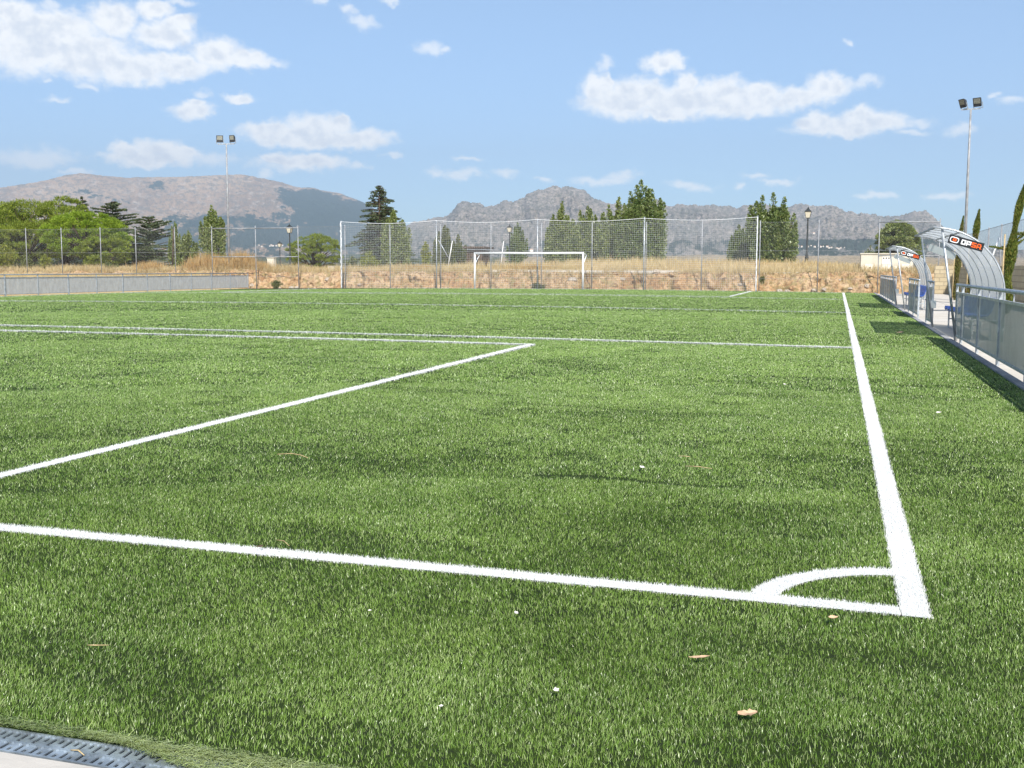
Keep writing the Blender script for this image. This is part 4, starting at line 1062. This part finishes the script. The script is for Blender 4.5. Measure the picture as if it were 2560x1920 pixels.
# left group (pines, cedars)
pine('stone_pine', 'large yellow-green pine at the far left, behind the rounded bright one', 62, 505, 250, 84, 'pine', 30000, 170, .06, .26)
pine('stone_pine', 'tall rounded yellow-green pine, highest of the left group', 158, 487, 150, 88, 'pine', 20000, 120, .10, .26)
pine('stone_pine', 'low domed bright green pine in front of the left group', 215, 533, 215, 77, 'pine_bright', 32000, 200, .16, .2, puff=.13)
pine('stone_pine', 'lower spreading green pine on the far left edge', -15, 560, 150, 79, 'pine', 14000, 100, .04, .24)
pine('stone_pine', 'short dark green pine below and right of the bright domed one', 262, 585, 130, 76, 'pine', 13000, 90, .03, .22)
cedar('cedar', 'dark ragged cedar just right of the tall rounded pine', 280, 503, 190, 90, 17000, 20, None, .30, .75, .26, low=.1, pw=.55)
cedar('cedar', 'second dark ragged cedar with upswept branches, right end of the left group', 372, 543, 150, 86, 13000, 17, None, .38, .8, .24, low=.08, pw=.45)
cedar('cedar', 'low dark cedar spreading in front of the ragged cedars', 330, 590, 240, 82, 12000, 12, None, .1, .6, .24, low=.05, pw=.5)
cedar('cedar', 'narrow dark cedar top showing behind the rounded pine', 206, 490, 90, 96, 5000, 16, None, .3, .7, .26, low=.2, pw=.7)
poplar('poplar', 'thin young poplar beside the leaning brown post', 437, 553, 34, 80, 'poplar', 4200, 24, .16)
poplar('poplar', 'small round-topped poplar between two taller ones on the left', 470, 577, 52, 84, 'poplar', 5200, 30, .16)
poplar('poplar', 'tall slender poplar just left of the left floodlight column', 528, 512, 72, 82, 'poplar', 9500, 46, .17)
shrub('bright yellow-green bush at the far left edge behind the railing', 8, 612, 90, 68, 'yellow_leaf', 3600, .17)
shrub('small yellow-green bush between the first two fence posts from the left', 66, 632, 50, 64, 'olive_leaf', 1600)
shrub('spiky yellow-green bush under the left pines', 112, 636, 42, 64, 'yellow_leaf', 1400)
shrub('low olive bush below the ragged cedars', 270, 655, 50, 63, 'olive_leaf', 1200)
pine('shade_filler', 'added dark foliage standing in for the shade under the left group of pines', 150, 600, 400, 97, 'cedar', 20000, 110, .02, .3)  # added dark foliage mass that stands for the shade below the pine crowns
# centre left
pine('round_pine', 'round dense green pine behind the iron street lamp', 785, 586, 138, 92, 'pine', 24000, 150, .02, .19, puff=.14, flat=.50)
cedar('cedar', 'tall layered cedar left of the goal, rising above the net', 948, 462, 165, 98, 17000, 30, None, .10, .5, .25, low=.06, pw=.62)
poplar('poplar', 'broad pale poplar in front of the tall cedar', 984, 524, 78, 88, 'poplar', 10500, 50, .17)
shrub('light yellow-green bush at the foot of the tall cedar', 925, 628, 64, 74, 'yellow_leaf', 3400)
shrub('light bush behind the net just right of the lamp with the pale poplar', 880, 640, 44, 76, 'olive_leaf', 1800)
shrub('small bright yellow-green tree behind the net, left of the second net post', 1064, 604, 34, 86, 'yellow_leaf', 2600, .16, K=10)
poplar('loose_tree', 'loose dark olive tree behind the second net post', 1112, 562, 62, 92, 'olive_leaf', 4600, 26, .17)
poplar('loose_tree', 'sparse low tree beside the brown hut', 1146, 585, 52, 96, 'olive_leaf', 2600, 18, .17)
poplar('poplar', 'small dark poplar beside the street lamp behind the goal', 1294, 556, 50, 96, 'poplar_dark', 6500, 34, .17)
poplar('poplar', 'medium poplar with a double top, left of the tallest trees', 1402, 503, 88, 94, 'poplar', 11500, 52, .18, tops=[(.1, 1.), (-.5, .82)])
poplar('poplar', 'paler poplar between the double-topped one and the tallest trees', 1466, 513, 82, 92, 'poplar', 10500, 48, .18, tops=[(.1, 1.), (-.45, .93), (.7, .86)])
poplar('poplar', 'yellowish broad poplar against the left of the tallest tree', 1540, 492, 88, 90, 'poplar', 12500, 54, .18, tops=[(.2, 1.), (-.5, .9)])
poplar('poplar', 'tallest dark poplar with several pointed tops behind the fourth net post', 1603, 449, 140, 88, 'poplar_dark', 26000, 90, .18, tops=[(0, 1.), (.42, .9), (-.3, .82), (.2, .93)])
poplar('poplar', 'small dark bush-like poplar left of the right net end', 1848, 560, 62, 88, 'poplar_dark', 6500, 36, .17)
poplar('poplar', 'narrow poplar just behind the last net post', 1884, 516, 40, 88, 'poplar_dark', 5200, 30, .17)
poplar('poplar', 'large dense dark poplar right of the net', 1934, 481, 118, 84, 'poplar_dark', 21000, 84, .18, tops=[(0, 1.), (-.5, .97), (.5, .94)])
pine('leafy_tree', 'rounded yellow-green tree behind the small concrete building', 2246, 548, 112, 92, 'poplar', 26000, 130, .01, .19, puff=.26, flat=.42, cat='tree', grp='poplars and trees beyond the end fence', asp=.5)
shrub('small olive bush left of the concrete building', 2176, 612, 40, 88, 'olive_leaf', 1400)
shrub('dry green-brown bush on the earth bank left of the net', 690, 700, 44, 57.9, 'olive_leaf', 1300, .10, -.05, group='shrubs on the earth bank')
shrub('dry tuft of green weeds on the bank face behind the goal', 1345, 706, 60, 57.9, 'olive_leaf', 1300, .09, -.05, group='shrubs on the earth bank')
shrub('low green weed on the bank edge near the right-hand street lamp', 2024, 678, 34, 58.8, 'olive_leaf', 900, .09, .65, group='shrubs on the earth bank')
shrub('brownish weed tuft on the bank just right of the net', 1906, 690, 26, 58.3, 'olive_leaf', 600, .09, .3, group='shrubs on the earth bank')

# staked cypresses by the block wall
def cypress(label, x, y, H, bend, mats, n=9000, wr=.17, side=None):
    T = thing('cypress', label, 'cypress', (x, y, -.05), 0, 'staked cypresses beside the block wall'); s = rng.rand(n)
    def cen(s): return bend*s**2.2*H*.12
    wd = wr*np.minimum(1, (s+.04)*5)**.5*np.clip(1-s, 0, 1)**.42*(.82+.3*np.sin(s*17+x*3))
    a = rng.rand(n)*6.283; rr = wd*np.sqrt(rng.rand(n))
    P = np.stack([cen(s)+rr*np.cos(a)*1.1, rr*np.sin(a), s*H], 1); D = np.stack([np.cos(a)*.35, np.sin(a)*.35, 1+0*a], 1)+.3*rng.randn(n, 3)
    if side:
        for hs, dx, ln in side:
            m_ = 260; u = rng.rand(m_); P = np.concatenate([P, np.stack([cen(hs)+dx*u, rng.randn(m_)*.02, hs*H+ln*u+rng.randn(m_)*.03*(1.2-u)], 1)]); D = np.concatenate([D, rng.randn(m_, 3)*.4+np.array([dx, 0, ln])*2])
    hz = P[:, 2]/H; lowm = (hz < mats[1]) & (rng.rand(len(P)) < .8)
    leaves(P[~lowm], D[~lowm], .085, .25, MT['cypress'], 'foliage', T)
    if lowm.sum() > 30: leaves(P[lowm], D[lowm], .085, .25, MT['cypress_brown'], 'brown_foliage', T)
    MB().tube([(0, 0, -.1), (cen(.5), 0, H*.5), (cen(.9), 0, H*.9)], [.035, .02, .008], 6).build('trunk', MT['bark'], T, True)
    MB().tube([(-.14, -.06, -.1), (-.11, -.05, H*.62)], .022, 6).build('stake', MT['straw'], T, True)
cypress('tall dark green cypress column at the right edge behind the nearer dugout', 4.12, 29.2, 3.56, .8, (0, .0), 14000, .18, [(.62, .55, .06), (.50, -.55, .10), (.56, .35, .25), (.52, .3, .22)])
cypress('shorter browning cypress rising just right of the right floodlight column', 4.2, 38.6, 3.36, .45, (0, .75), 8000, .2)
cypress('smallest browning cypress, left of the right floodlight column', 4.2, 43.6, 3.36, .4, (0, .9), 6000, .15)

# ------------------------------------------------------------------ street lamps
LAMP = None
def street_lamp(label, px, pytop, pybase, D_, zb=None):
    global LAMP
    d = dirpx(px, pybase); fw = d@_f; p = CAM+d*(D_/fw)
    zt = (CAM+dirpx(px, pytop)*(D_/(dirpx(px, pytop)@_f)))[2]
    if LAMP is None:
        T = thing('street_lamp', label, 'street lamp', (0, 0, 0), 0, 'old-style iron street lamps')
        MB().lathe([(.15, -.3), (.15, .02), (.125, .06), (.105, .10), (.095, .75), (.12, .80), (.12, .86), (.085, .90), (.10, .96), (.10, 1.0), (.07, 1.05), (.042, 3.2), (.055, 3.24), (.055, 3.30), (.03, 3.33), (.03, 3.38)], 12).build('pole', MT['black_iron'], T, True)
        def ring4(w0, z): return [(-w0, -w0, z), (w0, -w0, z), (w0, w0, z), (-w0, w0, z)]
        m_ = MB(); m_.box(-.13, .13, -.13, .13, 3.38, 3.42); m_.box(-.215, .215, -.215, .215, 3.80, 3.83)
        for sx, sy in ((-1, -1), (1, -1), (1, 1), (-1, 1)): m_.bar((sx*.12, sy*.12, 3.42), (sx*.20, sy*.20, 3.80), .022, .022)
        m_.build('lantern_frame', MT['black_iron'], T)
        MB().add(ring4(.112, 3.42)+ring4(.192, 3.80), [(0, 1, 5, 4), (1, 2, 6, 5), (2, 3, 7, 6), (3, 0, 4, 7), (3, 2, 1, 0), (4, 5, 6, 7)]).build('lantern_glass', MT['lens'], T)
        m_ = MB(); m_.add(ring4(.22, 3.83)+ring4(.07, 4.0), [(0, 1, 5, 4), (1, 2, 6, 5), (2, 3, 7, 6), (3, 0, 4, 7), (3, 2, 1, 0), (4, 5, 6, 7)]); m_.lathe([(.06, 4.0), (.06, 4.04), (.02, 4.06), (.04, 4.10), (.005, 4.15)], 8)
        m_.build('lantern_roof', MT['black_iron'], T)
        LAMP = T; o = T
    else:
        o = copy_tree(LAMP); o['label'] = label
    s = (zt-p[2])/4.15; o.location = p; o.scale = (s, s, s); return o
street_lamp('black iron street lamp standing right of the net, the largest of the lamps', 2016, 517, 676, 72)
street_lamp('black iron street lamp left of the round green pine', 726, 559, 691, 84)
street_lamp('small black iron street lamp farther off, left of the lamp at the round pine', 701, 602, 690, 150)
street_lamp('distant pale-headed street lamp at the right edge of the round pine', 838, 622, 672, 200)
street_lamp('street lamp seen through the net in front of the tall cedar', 993, 578, 677, 108)
street_lamp('black iron street lamp seen through the net above the goal', 1274, 560, 675, 98)

# ------------------------------------------------------------------ small structures beyond the fence
a = at(2153, 633, 62.); b = at(2285, 700, 62.)
x0, x1, z1 = a[0], b[0], a[2]
T = thing('transformer_building', 'low cream concrete service building with pale steel doors behind the farther dugout', 'small building', ((x0+x1)/2, 62, .45)); w2 = (x1-x0)/2; h_ = z1-.45
MB().box(-w2, w2, 0, 2.6, 0, h_-.06).build('wall', MT['cream'], T)
MB().box(-w2-.05, w2+.05, -.05, 2.65, h_-.059, h_).build('roof', MT['cream'], T)
def panel(pxa, pxb, pya, pyb, nm):
    p = at(pxa, pya, 61.97); q = at(pxb, pyb, 61.97); cx = (x0+x1)/2
    return MB().box(p[0]-cx, q[0]-cx, -.03, -.002, q[2]-.45, p[2]-.45).build(nm, MT['cream_door'], T), (p, q)
for A_ in ((2162, 2181, 661, 678), (2187, 2201, 666, 678), (2255, 2272, 661, 678), (2233, 2250, 666, 678)):
    o, (p, q) = panel(*A_, 'hatch')
    cx = (x0+x1)/2; xm = (p[0]+q[0])/2-cx; zm = (p[2]+q[2])/2-.45
    if A_[1]-A_[0] > 16 and A_[2] == 661: MB().box(xm+.03, xm+.11, -.04, -.031, zm-.04, zm+.05).build('lock', MT['dark'], o)
o, (p, q) = panel(2205, 2226, 641, 679, 'door'); cx = (x0+x1)/2
MB().box(p[0]-cx, q[0]-cx, -.036, -.0301, 1.02, 1.04).build('door_joint', MT['concrete_grey'], o)
for k in range(3): MB().box(p[0]-cx+.06+k*.14, p[0]-cx+.13+k*.14, -.036, -.0301, p[2]-.45-.14, p[2]-.45-.06).build('vent', MT['dark'], o)
def small_box(nm, lab, cat, pxa, pxb, pya, pyb, Y, dep=.35, mat='cream', cap=True):
    p = at(pxa, pya, Y); q = at(pxb, pyb, Y); T = thing(nm, lab, cat, ((p[0]+q[0])/2, Y, q[2])); w_ = (q[0]-p[0])/2; h_ = p[2]-q[2]
    m_ = MB(); m_.add([(-w_, 0, -.3), (w_, 0, -.3), (w_, dep, -.3), (-w_, dep, -.3), (-w_*.97, .01, h_*.93), (w_*.97, .01, h_*.93), (w_*.97, dep, h_*.93), (-w_*.97, dep, h_*.93)], [(0, 1, 5, 4), (1, 2, 6, 5), (2, 3, 7, 6), (3, 0, 4, 7), (4, 5, 6, 7)]); m_.build('body', MT[mat], T)
    if cap: MB().box(-w_*1.06, w_*1.06, -.03, dep+.03, h_*.931, h_).build('cap', MT['cream'], T)
    return T
small_box('meter_cabinet', 'small cream cabinet in the dry grass left of the first street lamp', 'cabinet', 667, 685, 644, 668, 74)
small_box('meter_cabinet', 'small cream cabinet at the foot of the round pine', 'cabinet', 820, 837, 665, 684, 63)
small_box('stone_block', 'pale stone block on the bank beside the first street lamp', 'stone block', 688, 710, 677, 694, 60.3, .5, 'cream', False)
# brown hut
T = small_box('hut', 'low dark brown hut with a flat roof behind the goal net', 'hut', 1166, 1206, 622, 672, 92, 2.2, 'brown', False)
p = at(1158, 617, 91.8); q = at(1212, 621, 91.8); c_ = T.location
MB().box(p[0]-c_[0], q[0]-c_[0], -.4, 2.5, q[2]-c_[2], p[2]-c_[2]+.02).build('roof', MT['brown'], T)
MB().box(-.35, .35, -.012, -.002, -.1, 1.1).build('doorway', MT['dark'], T)
# leaning poles and cable posts
def pole(nm, lab, pts, Y, r, mat, cat='pole'):
    P = [at(x, y, Y) for x, y in pts]; mb = MB(); mb.tube([tuple(p) for p in P], r, 6)
    o = mb.build(nm, MT[mat], None, True); return tag(o, lab, cat)
pole('leaning_pole', 'white leaning pole behind the net left of the goal', [(1131, 602), (1119, 674)], 66, .030, 'white')
pole('leaning_pole', 'grey brace pole slanting down to the white pole left of the goal', [(1096, 600), (1122, 646)], 66, .03, 'galv')
pole('leaning_pole', 'white leaning pole behind the net above the crossbar', [(1259, 603), (1251, 674)], 68, .028, 'white')
pole('leaning_pole', 'brown wooden post leaning beside the thin young poplar', [(434, 572), (431, 682)], 70, .06, 'bark')

# ------------------------------------------------------------------ litter on the turf
def leaf_obj(nm, lab, cat, x, y, L, wd, mat, rz, curl=.25, z=.026, grp='leaves and scraps lying on the turf'):
    n = 9; m_ = MB(); vs = []
    rs = np.random.RandomState(int(abs(x*100+y*37)) % 1000)
    for j in range(n):
        s = j/(n-1); hw = wd/2*math.sin(math.pi*min(.97, max(.06, s)))**.7*(.55+.8*rs.rand()); cz = curl*L*(s-.5)**2
        vs += [((s-.5)*L, -hw, cz+hw*curl), ((s-.5)*L, 0, cz), ((s-.5)*L, hw, cz+hw*curl*.6)]
    fs = [q for j in range(n-1) for q in ((j*3, j*3+3, j*3+4, j*3+1), (j*3+1, j*3+4, j*3+5, j*3+2))]
    o = m_.add(vs, fs).build(nm, MT[mat]); o.location = (x, y, float(zf(x))+z); o.rotation_euler = (.30, -.12, rz)
    sm = o.modifiers.new('thickness', 'SOLIDIFY'); sm.thickness = .0008
    return tag(o, lab, cat, grp)
def stick(lab, pts, r, mat='straw', z=.028):
    P = [(x, y, float(zf(x))+z+dz) for x, y, dz in pts]; o = MB().tube(P, [r*.7]+[r]*(len(P)-2)+[r*.5], 5).build('stick', MT[mat], None, True)
    return tag(o, lab, 'stick', 'dry stalks lying on the turf')
leaf_obj('dry_leaf', 'largest tan dry leaf on the turf in the bottom right foreground', 'leaf', -.53, -1.06, .05, .026, 'leaf_dry', .15)
leaf_obj('dry_leaf', 'small folded tan leaf on the turf below the corner', 'leaf', -.32, -.17, .03, .018, 'leaf_dry', .1, .6)
leaf_obj('dry_leaf', 'narrow brown leaf lying left of and above the largest leaf', 'leaf', -.70, -.68, .062, .010, 'leaf_dry', .12, .15)
leaf_obj('dry_leaf', 'tiny dark red leaf lying on the near goal line', 'leaf', -2.56, .05, .03, .015, 'brown', .4)
leaf_obj('paper_scrap', 'small three-cornered pinkish scrap in the middle of the foreground turf', 'scrap', -1.04, -1.06, .016, .016, 'paper', .8, .3)
leaf_obj('paper_scrap', 'tiny white scrap below the middle of the goal line', 'scrap', -1.80, -.58, .012, .008, 'paper', .1, .3)
leaf_obj('paper_scrap', 'small cream scrap on the turf below the goal line, near the centre', 'scrap', -1.33, -.45, .012, .014, 'paper', .9, .3)
leaf_obj('paper_scrap', 'tiny white scrap low in the foreground, left of centre', 'scrap', -1.30, -1.26, .012, .007, 'paper', .1, .3)
leaf_obj('paper_scrap', 'small cream scrap beside the worn seam in the middle of the turf', 'scrap', -1.39, 2.36, .03, .03, 'paper', 1.2, .3)
leaf_obj('paper_scrap', 'pale scrap on the turf far up the pitch near the penalty area corner level', 'scrap', -.82, 7.44, .03, .03, 'paper', 1.2, .3)
leaf_obj('paper_scrap', 'white scrap on the turf between the touchline and the right railing', 'scrap', .48, 5.66, .04, .03, 'paper', .2, .3)
leaf_obj('paper_scrap', 'orange and white scrap lying in the shadow of the nearer dugout', 'scrap', .80, 17.9, .14, .07, 'leaf_dry', .2, .3)
stick('straight dry stalk lying beyond the worn seam in the turf', [(-1.16, 2.47, 0), (-1.08, 2.46, .004), (-1.0, 2.44, 0)], .003)
stick('short pale stalk just above the straight one on the turf', [(-1.24, 2.80, 0), (-1.20, 2.80, .002), (-1.17, 2.80, 0)], .003)
stick('long curved pale stalk lying on the left half of the turf', [(-3.55, 2.03, 0), (-3.47, 2.06, .004), (-3.40, 2.04, .002), (-3.32, 1.98, 0)], .003)
stick('thin curved stalk resting beside the goal line on the left', [(-2.55, .16, 0), (-2.50, .14, .004), (-2.45, .09, 0)], .002)
stick('pale curved stalk lying in the lower left of the turf', [(-2.46, -1.16, 0), (-2.43, -1.16, .003), (-2.40, -1.14, 0)], .002)
stick('yellow twig lying on the metal drain grate', [(-2.07, -1.735, -.024), (-2.045, -1.738, -.02), (-2.02, -1.75, -.024)], .0022)

# ------------------------------------------------------------------ air
M = bpy.data.materials.new('air_haze'); M.use_nodes = True; t = NT(M.node_tree)
v = t.new('ShaderNodeVolumePrincipled'); v.inputs['Color'].default_value = (.72, .85, 1, 1); v.inputs['Density'].default_value = 1.15e-4; v.inputs['Anisotropy'].default_value = .15
o = t.new('ShaderNodeOutputMaterial'); t.l.new(v.outputs[0], o.inputs['Volume'])
hz = MB().box(-9900, 9900, -9900, 9900, -30, 1100).build('haze', M); hz['kind'] = 'stuff'
